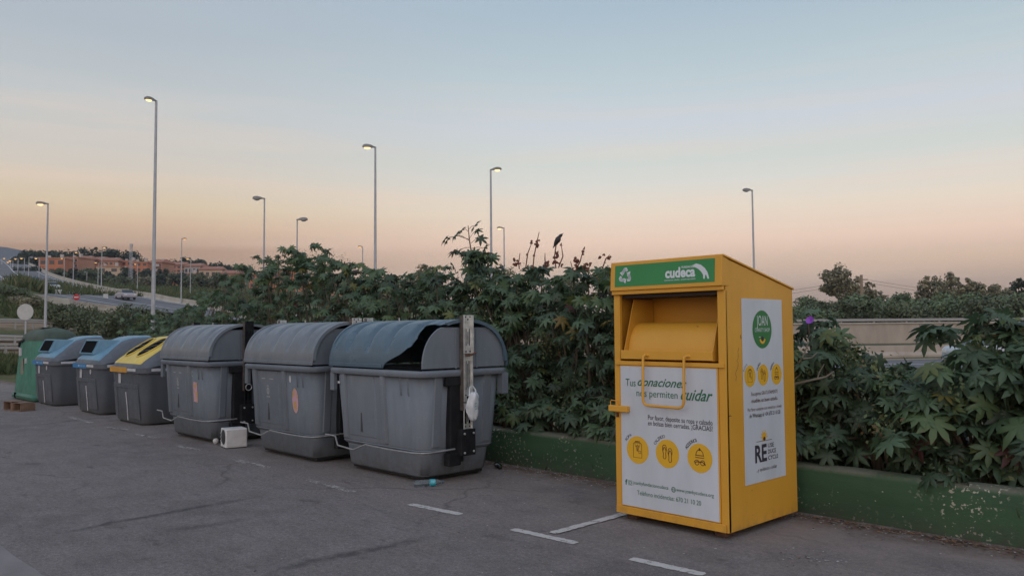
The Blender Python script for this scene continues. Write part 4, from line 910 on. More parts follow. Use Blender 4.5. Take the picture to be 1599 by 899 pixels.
# ------------------------------------------------------------------ green bottle bank
def bottle_bank():
    t = thing('bottle_bank', 'faded green bottle bank with dark domed top at far end of the row', 'bottle bank', (-22.35, 5.75, 0))
    gm = bin_mat('faded_green_fibreglass', (.040, .155, .105), (.055, .20, .140), (.06, .10, .07), .55)
    h = 1.0
    def ring(z, hh, r): return rr_ring(-hh, hh, -hh+.25, hh-.55, r, z, 6)
    MB().loft([ring(.03, .98, .12), (ring(.10, 1.0, .14)), ring(.16, .95, .18), ring(.8, .91, .2), ring(1.34, .87, .24), ring(1.42, .86, .26)]).build('body', gm, t, True)
    d = [ring(1.42, .865, .26)]
    for k in range(1, 9): a = math.pi/2*k/8.4; d.append(ring(1.42+.32*math.sin(a), .865*math.cos(a)**.55, .26*math.cos(a)+.01))
    g = G('mossy_dark_dome'); z = g.n('ShaderNodeSeparateXYZ'); g.l(g.tc.outputs['Object'], z.inputs[0]); g.color(g.mix(g.rng(g.noise(4, 6), .35, .65), (.045, .060, .045), (.07, .10, .075))); g.b.inputs['Roughness'].default_value = .8
    MB().loft(d).build('dome', g.m, t, True)
    MB().tube([(-.80, -.62, 1.28), (-.62, -.65, 1.40), (-.32, -.625, 1.44)], .03, 6).build('hatch_seam', M_BLACK, t)
    MB().box(-.62, -.44, -.665, -.635, 1.05, 1.24).build('notice_sticker', M_WB, t)
    m2 = MB().lathe([(.13, 0), (.13, .004)], (-.25, -.668, .72), 16, Matrix.Rotation(math.pi/2, 3, 'X') @ Matrix.Diagonal((1, 2.2, 1))); m2.build('worn_sticker', pmat('worn_sticker', (.16, .22, .15), .8, (.25, .16, .13), 12), t)
    MB().box(.02, .10, -.68, -.64, .88, 1.0).build('notice_sticker', M_WB, t)
    for fx in (-.7, .7):
        for fy_ in (-.5, .25): MB().box(fx-.1, fx+.1, fy_-.1, fy_+.1, 0, .035).build('foot', M_BLACK, t)
    MB().box(-.60, -.50, -.755, -.73, .04, .16).build('broken_corner', M_INNER, t)
bottle_bank()

# ------------------------------------------------------------------ litter and small things
def small_things():
    p = on_z(363, 699); t = thing('discarded_heater', 'small white discarded appliance box lying between two big grey containers', 'appliance', (p[0]+.06, p[1]+.03, 0), math.radians(80)); t.scale = (.88, .88, .88)
    wm = pmat('white_enamel', (.62, .62, .61), .35, (.70, .70, .69), 3)
    MB().box(-.165, .165, 0, .30, .012, .30).build('case', wm, t, bevel=.012)
    M2 = Matrix.Rotation(-math.pi/2, 3, 'Y')
    MB().lathe([(.10, 0), (.115, .006), (.10, .010), (.0, .010)], (-.165, .13, .17), 20, M2).build('round_grille', pmat('dark_grille', (.03, .03, .035), .6), t, True)
    for z in (.10, .16, .22): MB().lathe([(.014, 0), (.012, .014)], (-.166, .265, z), 10, M2).build('knob', pmat('grey_knob', (.3, .3, .3), .5), t)
    MB().box(-.155, .155, .004, .29, .0, .012).build('bottom_seal', M_BLACK, t)
    MB().box(-.150, .150, -.004, .001, .03, .285).build('door_panel', pmat('dirty_white_panel', (.50, .49, .48), .45, (.60, .59, .58), 8), t, bevel=.003)
    p = on_z(337, 693); b = MB().lathe([(.0, -.042), (.025, -.036), (.04, -.012), (.042, .01), (.028, .034), (.0, .042)], (0, 0, 0), 12).build('crumpled_ball', pmat('pale_paper', (.42, .41, .40), .8, (.55, .54, .52), 20, bump=.5), None, True, loc=(p[0], p[1], .042)); tag(b, 'small crumpled white ball on the ground left of the white appliance', 'litter')
    # water bottle
    p = on_z(665, 759); q = on_z(690, 757); ang = math.atan2(q[1]-p[1], q[0]-p[0])
    t = thing('water_bottle', 'crushed clear plastic bottle with turquoise label under the torn container', 'bottle', (p[0]+.02, p[1]+.02, .036), ang)
    g = G('clear_plastic'); g.b.inputs['Base Color'].default_value = (.75, .85, .9, 1); g.b.inputs['Transmission Weight'].default_value = .95; g.b.inputs['Roughness'].default_value = .15; g.b.inputs['IOR'].default_value = 1.2
    X_ = Matrix.Rotation(math.pi/2, 3, 'Y')
    MB().lathe([(.0, -.15), (.032, -.148), (.035, -.13), (.033, -.10), (.036, -.08), (.032, -.055), (.036, -.03), (.034, .0), (.034, .06), (.034, .075), (.028, .10), (.016, .125), (.013, .14)], (0, 0, 0), 16, X_).build('bottle_body', g.m, t, True)
    MB().lathe([(.0352, .012), (.0362, .014), (.0362, .064), (.0352, .066)], (0, 0, 0), 16, X_).build('bottle_label', pmat('turquoise_label', (.03, .38, .45), .45, (.25, .50, .55), 30, lo=.5, hi=.7), t, True)
    MB().lathe([(.016, .138), (.016, .158), (.0, .160)], (0, 0, 0), 12, X_).build('bottle_cap', pmat('dark_cap', (.05, .08, .12), .5), t, True)
    # plastic bag hanging on the arm
    p = on_x(735, 632, -6.53); rnd = random.Random(8); R = []
    for i, (dz, rx, ry) in enumerate([(.145, .02, .02), (.13, .045, .022), (.10, .06, .03), (.05, .068, .038), (.0, .07, .045), (-.05, .066, .045), (-.10, .055, .035), (-.135, .035, .025), (-.15, .012, .010)]):
        ring = []
        for k in range(22):
            a = 2*math.pi*k/22; w_ = 1+.16*math.sin(a*5+i*.9)+.10*math.sin(a*9-i*1.7)+rnd.uniform(-.06, .06); ring.append((ry*w_*math.cos(a)+.01*math.sin(i), rx*w_*math.sin(a)+.008*math.sin(i*1.3), dz+.008*math.sin(a*4+i)))
        R.append(ring)
    t = thing('plastic_bag', 'white plastic bag hanging from the steel arm of the torn container', 'bag', (p[0]+.035, p[1], p[2]-.01))
    g = G('bag_film'); g.color(g.mix(g.rng(g.noise(16, 5), .4, .6), (.55, .58, .60), (.68, .70, .72))); g.b.inputs['Roughness'].default_value = .35; g.bump(g.noise(30, 4), .5, .01)
    MB().loft(R).build('bag_body', g.m, t, True, angle=80)
    for s in (-1, 1): MB().tube([(0, s*.045, .11), (-.005, s*.040, .17), (-.02, s*.02, .205), (-.03, 0, .20)], [.012, .008, .006, .006], 6).build('bag_handle', g.m, t, True)
    f = Flat((.052, 0, 0), (0, 1, 0), (0, 0, 1), (1, 0, 0)); 
    for z in (.03, .0, -.03): f.line([(-.018, z), (.012, z+.006)], .008)
    f.build('bag_print', pmat('faded_blue_print', (.22, .40, .45), .6), t)
    # dark bottle by the wall
    p = on_z(779, 731); t = thing('dark_bottle', 'small dark bottle lying by the wall behind the torn container', 'bottle', (p[0], p[1], .03), -.5)
    MB().lathe([(.0, -.11), (.03, -.108), (.032, .03), (.012, .07), (.012, .11), (.0, .112)], (0, 0, 0), 12, X_).build('bottle_glass', pmat('dark_glass', (.012, .018, .014), .12), t, True)
    # broken crate on the left
    p = on_z(31, 641); t = thing('wooden_crate', 'broken open brown crate on the asphalt in front of the bottle bank', 'crate', (p[0]-.12, p[1]-.12, 0), math.radians(12)); t.scale = (.72, .72, .72); cm2 = pmat('brown_board', (.14, .085, .055), .9, (.22, .14, .095), 5)
    for x0 in (-.52, .06):
        m2 = MB(); m2.box(x0, x0+.46, 0, .40, .0, .02); m2.box(x0, x0+.025, 0, .40, .02, .24); m2.box(x0+.435, x0+.46, 0, .40, .02, .22); m2.box(x0+.025, x0+.435, .375, .40, .02, .20); m2.box(x0+.0, x0+.46, .0, .36, .24 if x0 < 0 else .225, .255 if x0 < 0 else .24); m2.build('compartment', cm2, t, bevel=.003)
    MB().box(-.06, .06, -.01, .005, .0, .23).build('divider', cm2, t)
small_things()
def scatter_litter():
    rnd = random.Random(21); nm = MB(); dk = MB(); br = MB()
    def chip(mb, x, y, s, z=.006):
        n = rnd.choice((4, 5, 6)); a0 = rnd.uniform(0, 6); el_ = rnd.uniform(.35, 1); P = []
        for k in range(n): a = a0+2*math.pi*k/n; r = s*rnd.uniform(.6, 1.2); P.append((x+r*math.cos(a), y+r*el_*math.sin(a), z+rnd.uniform(0, s*.35)))
        mb.add(P, [tuple(range(n))])
    spots = [(800, 735, 30, 70), (905, 750, 12, 60), (515, 757, 14, 45), (820, 790, 14, 90), (1260, 875, 45, 60), (1330, 830, 16, 90), (1480, 840, 30, 110), (340, 725, 8, 40), (690, 800, 8, 100), (550, 860, 14, 250), (1100, 860, 8, 80), (1240, 790, 20, 30)]
    for sx, sy, n, w_ in spots:
        for _ in range(n):
            px = sx+rnd.gauss(0, w_*.5); py = sy+rnd.gauss(0, w_*.13); py = max(py, 660); p = on_z(px, py)
            if p[1] > 6.6: p[1] = 6.6-rnd.random()*.3
            rnd.choice((nm, nm, dk, br))and chip(rnd.choice((nm, nm, dk, br)), p[0], p[1], rnd.uniform(.004, .014))
    for cx_ in [rnd.uniform(-6.5, -.9) for _ in range(26)]:
        for _ in range(34): chip(rnd.choice((br, br, dk)), cx_+rnd.gauss(0, .12), 6.60-abs(rnd.gauss(0, .07)), rnd.uniform(.006, .020))
    for _ in range(1500): x = rnd.uniform(-7.5, -.5); chip(rnd.choice((br, br, dk, nm)) if rnd.random() < .8 else nm, x, 6.62-abs(rnd.gauss(0, .14)), rnd.uniform(.004, .013))
    for _ in range(260): x = rnd.uniform(-9, 0); chip(rnd.choice((nm, dk)), x, rnd.uniform(2.3, 6.0), rnd.uniform(.003, .008))
    tag(nm.build('paper_scraps', pmat('pale_scrap', (.40, .39, .37), .8)), 'tiny pale paper and paint scraps scattered over the asphalt', 'litter', kind='stuff')
    tag(dk.build('dark_scraps', pmat('dark_scrap', (.04, .033, .03), .9)), 'tiny dark bits scattered over the asphalt near the wall', 'litter', kind='stuff')
    tag(br.build('dry_leaves', pmat('dry_leaf', (.17, .085, .045), .9, (.26, .15, .08), 30)), 'dry brown leaf crumbs gathered along the foot of the wall', 'leaf litter', kind='stuff')
scatter_litter()

# ------------------------------------------------------------------ foliage
def np_mesh(name, V, Fc, nper, mat, parent=None, shade=None, smooth=False, loc=None):
    me = bpy.data.meshes.new(name); me.vertices.add(len(V)); me.vertices.foreach_set('co', V.astype(np.float32).ravel())
    me.loops.add(Fc.size); me.loops.foreach_set('vertex_index', Fc.astype(np.int32).ravel()); me.polygons.add(len(Fc))
    me.polygons.foreach_set('loop_start', np.arange(0, Fc.size, nper, dtype=np.int32)); me.update(calc_edges=True)
    if shade is not None: a = me.attributes.new('shade', 'FLOAT', 'POINT'); a.data.foreach_set('value', shade.astype(np.float32))
    if smooth: me.polygons.foreach_set('use_smooth', np.ones(len(Fc), bool))
    me.materials.append(mat); o = bpy.data.objects.new(name, me); COL.objects.link(o)
    if parent: o.parent = parent
    if loc is not None: o.location = loc
    return o
def palmate(nl=8, detail=True):
    V = [(0, 0, .0)]; Fc = []; span = math.radians(300); angs = [math.pi/2-span/2+span*k/(nl-1) for k in range(nl)]
    for k, a in enumerate(angs):
        c = abs(k-(nl-1)/2)/((nl-1)/2); Lk = 1.-.42*c**1.6; da = span/(nl-1)/2
        def pt(r, t, z): return (r*math.cos(t), r*math.sin(t), z)
        b = len(V)
        V += [pt(.34, a-da, -.02), pt(.34, a+da, -.02), pt(.66*Lk, a-.235, -.08), pt(.66*Lk, a+.235, -.08), pt(.55*Lk, a, .02), pt(Lk, a, -.24*Lk)]
        nL, nR, sL, sR, md, tp = b, b+1, b+2, b+3, b+4, b+5
        Fc += [(0, nL, md), (0, md, nR), (nL, sL, md), (sL, tp, md), (md, tp, sR), (md, sR, nR)]
    return np.array(V, float), np.array(Fc, int)
# generic broadleaf clumps for farther trees
def leaf_cards(C, Rr, n, size, rng, flat=.75):
    """n small four-point leaves spread on clump shells"""
    k = len(C); idx = rng.integers(0, k, n); u = rng.normal(size=(n, 3)); u /= np.linalg.norm(u, axis=1, keepdims=True); r = rng.random(n)**.5*1.15
    P = C[idx]+u*(r[:, None])*Rr[idx][:, None]*np.array([1, 1, flat]); nr = u+rng.normal(size=(n, 3))*.6; nr[:, 2] += .3; nr /= np.linalg.norm(nr, axis=1, keepdims=True)
    a = rng.normal(size=(n, 3)); a -= nr*np.sum(a*nr, 1, keepdims=True); a /= np.linalg.norm(a, axis=1, keepdims=True); b = np.cross(nr, a); s = size*rng.uniform(.5, 1.3, n)[:, None]
    V = np.stack([P-a*s, P-b*s*.55, P+a*s, P+b*s*.55], 1).reshape(-1, 3); Fc = np.arange(4*n).reshape(-1, 4); base = rng.random(k)*.62
    sh = np.clip(base[idx]+rng.random(n)*.5, 0, 1); return V, Fc, np.repeat(sh, 4)
M_VINE = leaf_mat('mixed_small_leaf', [(0, (.060, .070, .042)), (.4, (.090, .125, .058)), (.75, (.145, .195, .075)), (.93, (.19, .185, .075)), (1., (.19, .12, .06))], .3, .6)
PALM = [palmate(7), palmate(7), palmate(8)]
def leaves(P, Nrm, Dir, Sz, Sh, rng, tmpl):
    Dn = Dir-Nrm*np.sum(Dir*Nrm, 1, keepdims=True); Dn /= np.linalg.norm(Dn, axis=1, keepdims=True)+1e-9; Sd = np.cross(Dn, Nrm)
    TV, TF = tmpl; n = len(P); k = len(TV)
    curl = rng.uniform(.6, 1.8, (n, 1))
    V = P[:, None, :]+Sz[:, None, None]*(TV[None, :, 0:1]*Sd[:, None, :]+TV[None, :, 1:2]*Dn[:, None, :]+(TV[None, :, 2]*curl)[:, :, None]*Nrm[:, None, :])
    Fc = TF[None]+np.arange(n)[:, None, None]*k
    sh = np.repeat(Sh, k); return V.reshape(-1, 3), Fc.reshape(-1, TF.shape[1]), sh
M_CASTOR = leaf_mat('castor_leaf', [(0, (.032, .052, .030)), (.35, (.078, .124, .066)), (.60, (.098, .158, .082)), (.80, (.104, .158, .062)), (.92, (.135, .155, .045)), (.97, (.19, .145, .032)), (1., (.11, .040, .036))], .30, .50)
M_STEM = pmat('castor_stem', (.085, .060, .045), .7, (.12, .095, .060), 8)
M_PETI = pmat('castor_petiole', (.12, .055, .045), .6, (.10, .11, .05), 5)
M_DRY = pmat('dry_seed_head', (.13, .040, .030), .8, (.19, .075, .05), 20)
SIL = [(60, 485), (100, 478), (130, 470), (190, 470), (230, 480), (262, 490), (290, 466), (330, 440), (370, 408), (400, 396), (440, 386), (490, 374), (520, 383), (545, 398), (565, 412), (600, 406), (640, 420), (670, 405), (700, 392), (735, 362), (762, 402), (800, 416), (850, 420), (900, 416), (945, 402), (1000, 420), (1120, 440), (1240, 452), (1265, 468), (1285, 480), (1300, 512), (1340, 534), (1400, 572), (1432, 585), (1450, 560), (1470, 512), (1510, 500), (1560, 506), (1599, 498), (1700, 470), (1900, 440)]
def px_of(x, y): v = np.array([x, y, 0.]); return CX+FPX*float(v@R0)/float(v@F_)
def sil_h(x, y, slack=0):
    px = px_of(x, y); yy = float(np.interp(px, [a for a, b in SIL], [b for a, b in SIL])); return float(at(px, yy+slack, math.hypot(x, y))[2])
def castor(name, X, Y, rx, ry, n, size, label, seed, cat='bush', zlow=.25, yellow=0., hadd=0., extra=None):
    rng = np.random.default_rng(seed); t = thing(name, label, cat, (X, Y, 0), 0, 'castor bean bushes of the hedge')
    Cs = []
    while len(Cs) < n:
        u = rng.normal(size=3); u /= np.linalg.norm(u); r = rng.random()**.30; dx, dy = u[0]*rx*r, u[1]*ry*r; x, y = X+dx, Y+dy
        if y < 6.95 : y = 6.95+rng.random()*.25; dy = y-Y
        h = sil_h(x, y, 1)+hadd; 
        zc = (h+zlow)/2; z = zc+u[2]*r*(h-zlow)/2*(1.12 if abs(u[2]) < .8 else 1.0)
        z = min(max(z, .12), h-size*.20)
        # keep spikes: jitter of the silhouette
        if z > h-.35: z -= abs(rng.normal())*.05
        if z > .5 and rng.random() < .0: continue
        if rng.random() < .10 and abs(dy) > ry*.3: dy = 6.80+rng.random()*.12-Y; z = rng.uniform(.45, .75)
        Cs.append((dx, dy, z))
    Cs = np.array(Cs); P = []; Nn = []; Dd = []; Sz = []; Sh = []; st = MB(); pe = MB()
    for i, c in enumerate(Cs):
        base_sh = rng.beta(1.6, 2.0)*.86; nl = rng.integers(5, 9); out = np.array([c[0]/rx, c[1]/ry, (c[2]-.9)*.5]); out /= np.linalg.norm(out)+1e-6
        if i % 3 == 0:
            b0 = np.array([rng.normal()*.12*rx, rng.normal()*.10, 0]); b0[1] = max(b0[1], 6.98-Y); mid = (b0+c)/2+np.array([0, 0, .15])+rng.normal(size=3)*.06; st.tube([b0, mid, c], [.022, .015, .007], 5, cap=False)
        a0 = rng.random()*6.28
        for k in range(nl):
            a = a0+6.28*k/nl+rng.normal()*.3; d = np.array([math.cos(a), math.sin(a), rng.uniform(-.35, .45)])+out*.55; d /= np.linalg.norm(d)
            s_ = size*rng.uniform(.45, 1.22); q = c+d*s_*rng.uniform(.55, 1.05)
            if q[1]+Y < 6.62: q[1] = 6.62-Y+rng.random()*.1
            nr = np.array([d[0]*.65, d[1]*.65, 1.0])+rng.normal(size=3)*.48; 
            if rng.random() < .35: nr = nr+np.array([.6, -1.0, -.2])*rng.random()
            nr /= np.linalg.norm(nr); dr = d+np.array([0, 0, -.55])
            P.append(q); Nn.append(nr); Dd.append(dr); Sz.append(s_); sh = base_sh+rng.normal()*.10
            if rng.random() < .010+yellow: sh = rng.uniform(.90, .975)
            elif rng.random() < .012: sh = 1.
            Sh.append(min(max(sh, 0), .88 if sh < .89 else 1))
            if rng.random() < .45: pe.tube([c, (c+q)/2+np.array([0, 0, .01]), q], .0035, 3, cap=False)
    P, Nn, Dd, Sz, Sh = map(np.array, (P, Nn, Dd, Sz, Sh)); V, Fc, sh = leaves(P, Nn, Dd, Sz, Sh, rng, PALM[seed % 3])
    np_mesh('foliage', V, Fc, 3, M_CASTOR, t, sh, True)
    k = 30; cc = Cs[rng.integers(0, len(Cs), k)]+rng.normal(size=(k, 3))*np.array([.12, .10, .10]); cc[:, 1] = np.maximum(cc[:, 1], 6.86-Y); hs = np.array([sil_h(X+a[0], Y+a[1], 6) for a in cc]); cc[:, 2] = np.minimum(np.maximum(cc[:, 2], .25), hs-.12)
    V2, F2, s2 = leaf_cards(cc, rng.uniform(.10, .26, k), 2600, size*.15, rng, .9); np_mesh('small_leaves', V2, F2, 4, M_VINE, t, s2); st.build('stems', M_STEM, t, True); pe.build('leaf_stalks', M_PETI, t)
    return t
HEDGE = [
 (-1.15, 7.55, .95, .55, 70, .21, 'castor bush with big star leaves over the wall at right edge of photo'),
 (-2.25, 7.55, .75, .50, 60, .19, 'castor bush with a reddish crown leaf behind the wall, second from right'),
 (-3.05, 7.60, .70, .50, 50, .16, 'low castor bush over the wall midway between right edge and yellow box'),
 (-3.75, 7.45, .62, .45, 60, .15, 'castor bush with bare pale branches directly right of the yellow box'),
 (-4.8, 7.7, .85, .55, 60, .17, 'castor bush hidden mostly behind the yellow donation box'),
 (-5.75, 7.65, .80, .60, 95, .16, 'castor bush touching the left side of the yellow donation box'),
 (-6.75, 7.75, .80, .70, 100, .16, 'castor bush with dry red seed stalks and a perched bird'),
 (-7.75, 7.80, .80, .70, 100, .16, 'castor bush just behind the back corner of the torn lid container'),
 (-8.55, 7.80, .75, .70, 100, .155, 'tall castor bush with drooping tip rising behind the torn lid'),
 (-9.65, 7.90, .85, .75, 100, .155, 'castor bush left of the tall drooping one behind the torn container'),
 (-10.9, 7.95, .95, .80, 110, .15, 'castor bush behind the middle grey container at foot of the second tall lamp'),
 (-12.2, 8.0, .95, .80, 115, .15, 'tallest castor clump with yellow leaves left of the second tall lamp'),
 (-13.6, 8.0, 1.0, .85, 115, .15, 'tall castor bush under the unlit lamp above the middle grey container'),
 (-15.1, 8.1, 1.0, .85, 110, .145, 'castor bush above the dark arm of the leftmost grey container'),
 (-16.8, 8.2, 1.1, .90, 110, .145, 'castor bush sloping down to the left behind the leftmost grey container'),
 (-18.9, 8.4, 1.3, .95, 110, .14, 'low castor bush behind the yellow lidded bin by the tallest lamp'),
 (-21.3, 8.6, 1.4, 1.0, 110, .14, 'low castor bush behind the two blue lidded bins'),
 (-24.2, 9.0, 1.6, 1.1, 100, .14, 'low castor bush behind the green bottle bank at hedge end')]
hb = {}
for i, (X, Y, rx, ry, n, sz, lb) in enumerate(HEDGE):
    hb[i] = castor('castor_bush', X, Y, rx, ry, int(n*1.75), sz*(.88 if i < 4 else .80), lb, 100+i, hadd=.05 if i < 3 else 0., yellow=.03 if i in (3, 11, 9) else 0.)
# bare tall tip at the drooping bush, seed stalks, pale branches, bird
def extras():
    rng = np.random.default_rng(5); rnd = random.Random(9)
    t = hb[8]; X, Y = t.location.x, t.location.y
    def rel(t, p): return np.array(p)-np.array(t.location)
    # drooping branch tip
    P = []; Nn = []; Dd = []; Sz = []; Sh = []; st = MB(); YY = 7.6
    a = rel(t, on_y(738, 405, YY)); b = rel(t, on_y(733, 375, YY)); c = rel(t, on_y(731, 352, YY)); st.tube([a, b, c], [.012, .009, .005], 5)
    br = [((733, 376), (712, 366)), ((733, 372), (745, 360)), ((732, 362), (722, 358)), ((735, 380), (750, 372)), ((732, 358), (741, 353)), ((736, 388), (757, 388)), ((735, 386), (716, 392))]
    for p0, p1 in br:
        q0 = rel(t, on_y(*p0, YY)); q1 = rel(t, on_y(*p1, YY)); st.tube([q0, (q0+q1)/2+np.array([0, 0, .02]), q1], .004, 4)
        P.append(q1); nr = np.array([rng.normal()*.5, -.6, .6]); Nn.append(nr/np.linalg.norm(nr)); Dd.append((q1-q0)+np.array([0, 0, -.08])); Sz.append(rng.uniform(.10, .16)); Sh.append(rng.uniform(.05, .3))
    q1 = rel(t, on_y(698, 372, YY)); q0 = rel(t, on_y(733, 374, YY)); st.tube([q0, rel(t, on_y(715, 368, YY)), q1], .005, 4)
    for _ in range(3): P.append(q1+rng.normal(size=3)*.03); Nn.append(np.array([-.5, -.6, .6])); Dd.append(np.array([-.5, -.3, -1.])+rng.normal(size=3)*.2); Sz.append(.13); Sh.append(.2)
    V, Fc, sh = leaves(*map(np.array, (P, Nn, Dd, Sz, Sh)), rng, PALM[0]); np_mesh('tip_leaves', V, Fc, 3, M_CASTOR, t, sh, True); st.build('tip_branch', M_PETI, t)
    # dry seed stalks
    def blob(mb, p, r):
        for _ in range(5):
            q = p+rng.normal(size=3)*r*.8; mb.lathe([(0, -r), (r*.8, -r*.3), (r*.7, r*.5), (0, r)], q, 5, Matrix.Rotation(rnd.uniform(0, 3), 3, 'X'))
    def stalk(t, pts, heads, YY=7.5):
        mb = MB(); pp = [rel(t, on_y(x, y, YY)) for x, y in pts]; mb.tube(pp, [.008]*(len(pp)-1)+[.004], 5)
        for x, y, r in heads: blob(mb, rel(t, on_y(x, y, YY)), r)
        mb.build('seed_stalk', M_DRY, t)
    t = hb[6]
    stalk(t, [(832, 420), (834, 400), (838, 380), (842, 362)], [(838, 377, .018), (839, 383, .02), (834, 398, .012)])
    stalk(t, [(821, 418), (824, 396), (830, 380)], [(831, 379, .016), (823, 398, .010)])
    stalk(t, [(868, 418), (866, 400), (868, 385), (869, 383)], [(869, 402, .024), (867, 410, .02), (870, 394, .014)])
    stalk(t, [(872, 418), (879, 400), (876, 380)], [(874, 412, .016), (876, 382, .010)])
    stalk(t, [(811, 420), (810, 410), (812, 395)], [(804, 408, .022), (805, 414, .02), (811, 412, .014)])
    stalk(t, [(853, 420), (851, 405), (851, 395)], [(855, 410, .018), (852, 414, .018)])
    t = hb[5]
    stalk(t, [(898, 424), (906, 408), (911, 388)], [(910, 392, .020), (900, 405, .024), (902, 412, .022), (912, 388, .010)])
    stalk(t, [(895, 424), (891, 408)], [(914, 415, .02), (918, 420, .02)])
    stalk(t, [(918, 425), (922, 410)], [(921, 412, .016)])
    stalk(t, [(940, 420), (946, 404), (952, 398)], [(936, 402, .014), (950, 402, .016), (942, 398, .012)])
    # bird
    p = on_y(869, 382, 7.5); b = thing('perched_bird', 'small dark bird perched on the top of a dry seed stalk', 'bird', tuple(p), 0)
    ax = Vector((RT[0], RT[1], 0)); u = (ax*.45+Vector((0, 0, 1))*.85).normalized(); s_ = u.cross(Vector((F_[0], F_[1], 0))).normalized(); v = u.cross(s_)
    R = []
    for d, r, off in [(-.085, .006, -.004), (-.06, .009, -.002), (-.03, .013, 0), (-.012, .024, 0), (.012, .034, .003), (.040, .036, .004), (.062, .028, .003), (.074, .020, .004), (.088, .022, .010), (.102, .019, .014), (.112, .010, .018), (.117, .004, .024), (.128, .0015, .034)]:
        c = u*d+ax*off+Vector((0, 0, .035)); R.append([tuple(c+(s_*math.cos(2*math.pi*k/12)+v*math.sin(2*math.pi*k/12))*r) for k in range(12)])
    bm_ = pmat('dark_feathers', (.018, .016, .018), .6, (.035, .030, .030), 40)
    MB().loft(R).build('bird_body', bm_, b, True, angle=80)
    for sg in (-1, 1): MB().tube([tuple(Vector((0, 0, .035))+s_*sg*.012+u*.0), tuple(s_*sg*.010+Vector((0, 0, -.002)))], .0022, 5).build('leg', M_DRY, b)
    for sg in (-1, 1):
        w_ = []
        for d, r in [(-.055, .003), (-.02, .010), (.02, .015), (.05, .014), (.062, .006)]:
            c = u*d+Vector((0, 0, .035))+s_*sg*(.020 if d > -.03 else .010); w_.append([tuple(c+v*math.cos(2*math.pi*k/8)*r*1.5+s_*math.sin(2*math.pi*k/8)*r*.6) for k in range(8)])
        MB().loft(w_).build('wing', bm_, b, True)
    # pale branches and flower right of the box
    t = hb[3]; mb = MB(); YY = 7.0
    def rb(pts, r0): mb.tube([rel(t, on_y(x, y, YY)) for x, y in pts], list(np.linspace(r0, r0*.5, len(pts))), 6)
    rb([(1235, 602), (1245, 598), (1273, 592), (1290, 588), (1302, 580)], .014); rb([(1236, 580), (1248, 565), (1256, 552), (1262, 535)], .012); rb([(1254, 560), (1268, 558), (1276, 550)], .007); rb([(1276, 592), (1280, 580), (1287, 568)], .006); rb([(1238, 594), (1250, 584)], .008)
    mb.build('bare_branches', pmat('pale_bark', (.22, .19, .15), .8, (.30, .27, .22), 12), t, True)
    q = rel(t, on_y(1266, 501, YY)); mb = MB().lathe([(.004, -.03), (.01, -.01), (.035, .02), (.038, .022), (.0, .0)], q, 10, Matrix.Rotation(1.1, 3, 'X')); mb.build('purple_flower', pmat('purple_petal', (.28, .07, .50), .6), t, True)
extras()

def tree_mat(nm, a, b, c): return leaf_mat(nm, [(0, a), (.5, b), (1., c)], .15, .6)
M_TDARK = tree_mat('dark_pine_foliage', (.022, .034, .024), (.038, .054, .034), (.058, .075, .044))
M_TMID = tree_mat('olive_foliage', (.055, .070, .040), (.090, .112, .056), (.13, .150, .075))
M_TBROWN = tree_mat('brownish_foliage', (.120, .118, .078), (.20, .185, .115), (.30, .265, .165))
M_TGREEN = tree_mat('fresh_foliage', (.070, .098, .055), (.112, .152, .075), (.155, .205, .098))
M_BARK = pmat('grey_brown_bark', (.07, .055, .042), .9, (.11, .09, .07), 3)
def tree(px, ytop, ybase, d, wpx, label, mat, seed, shape='round', group=None, n=1800, cat='tree', name='broadleaf_tree', dens=1.):
    rng = np.random.default_rng(seed); g_ = on_ground(px, d); top = at(px, ytop, d)[2]; h = top-g_[2]; w_ = wpx/FPX*d
    t = thing(name, label, cat, g_, 0, group); crown_lo = {'round': .30, 'bush': .02, 'pine': .45, 'column': .12, 'open': .28}[shape]
    k = {'round': 40, 'bush': 34, 'pine': 22, 'column': 24, 'open': 62}[shape]; C = []; R = []
    for i in range(k):
        u = rng.normal(size=3); u /= np.linalg.norm(u); rr = rng.random()**.45; zz = .5+.5*u[2]*rr; x = u[0]*rr*w_*.42; y = u[1]*rr*w_*.42
        if shape == 'column': x *= (1.1-zz); y *= (1.1-zz)
        if shape == 'bush': zz = abs(zz); x *= 1.15; y *= 1.1
        z = h*(crown_lo+(1-crown_lo)*(.06+.88*zz)); cr_ = w_*({'open': .095, 'column': .13}.get(shape, .15))*rng.uniform(.45, 1.5); z = min(z, h-cr_*.75); C.append((x, y, max(z, cr_*.4 if shape == 'bush' else cr_))); R.append(cr_)
    C = np.array(C); R = np.array(R); size = max(.10, w_*.030, d*.0016); V, Fc, sh = leaf_cards(C, R, int(n*dens*1.8), size, rng, .8)
    np_mesh('crown', V, Fc, 4, mat, t, sh)
    mb = MB(); r0 = max(.08, h*.022); fork = h*max(.12, crown_lo); mb.tube([(0, 0, -.5), (0, 0, fork*.6), (w_*.01, 0, fork)], [r0*1.2, r0, r0*.85], 7)
    for i in range(min(k, 9)): c = C[i]; mb.tube([(0, 0, fork*.85), tuple(c*np.array([.4, .4, 0])+np.array([0, 0, (fork+c[2])/2])), tuple(c)], [r0*.6, r0*.35, r0*.12], 5, cap=False)
    mb.build('trunk', M_BARK, t, True); return t
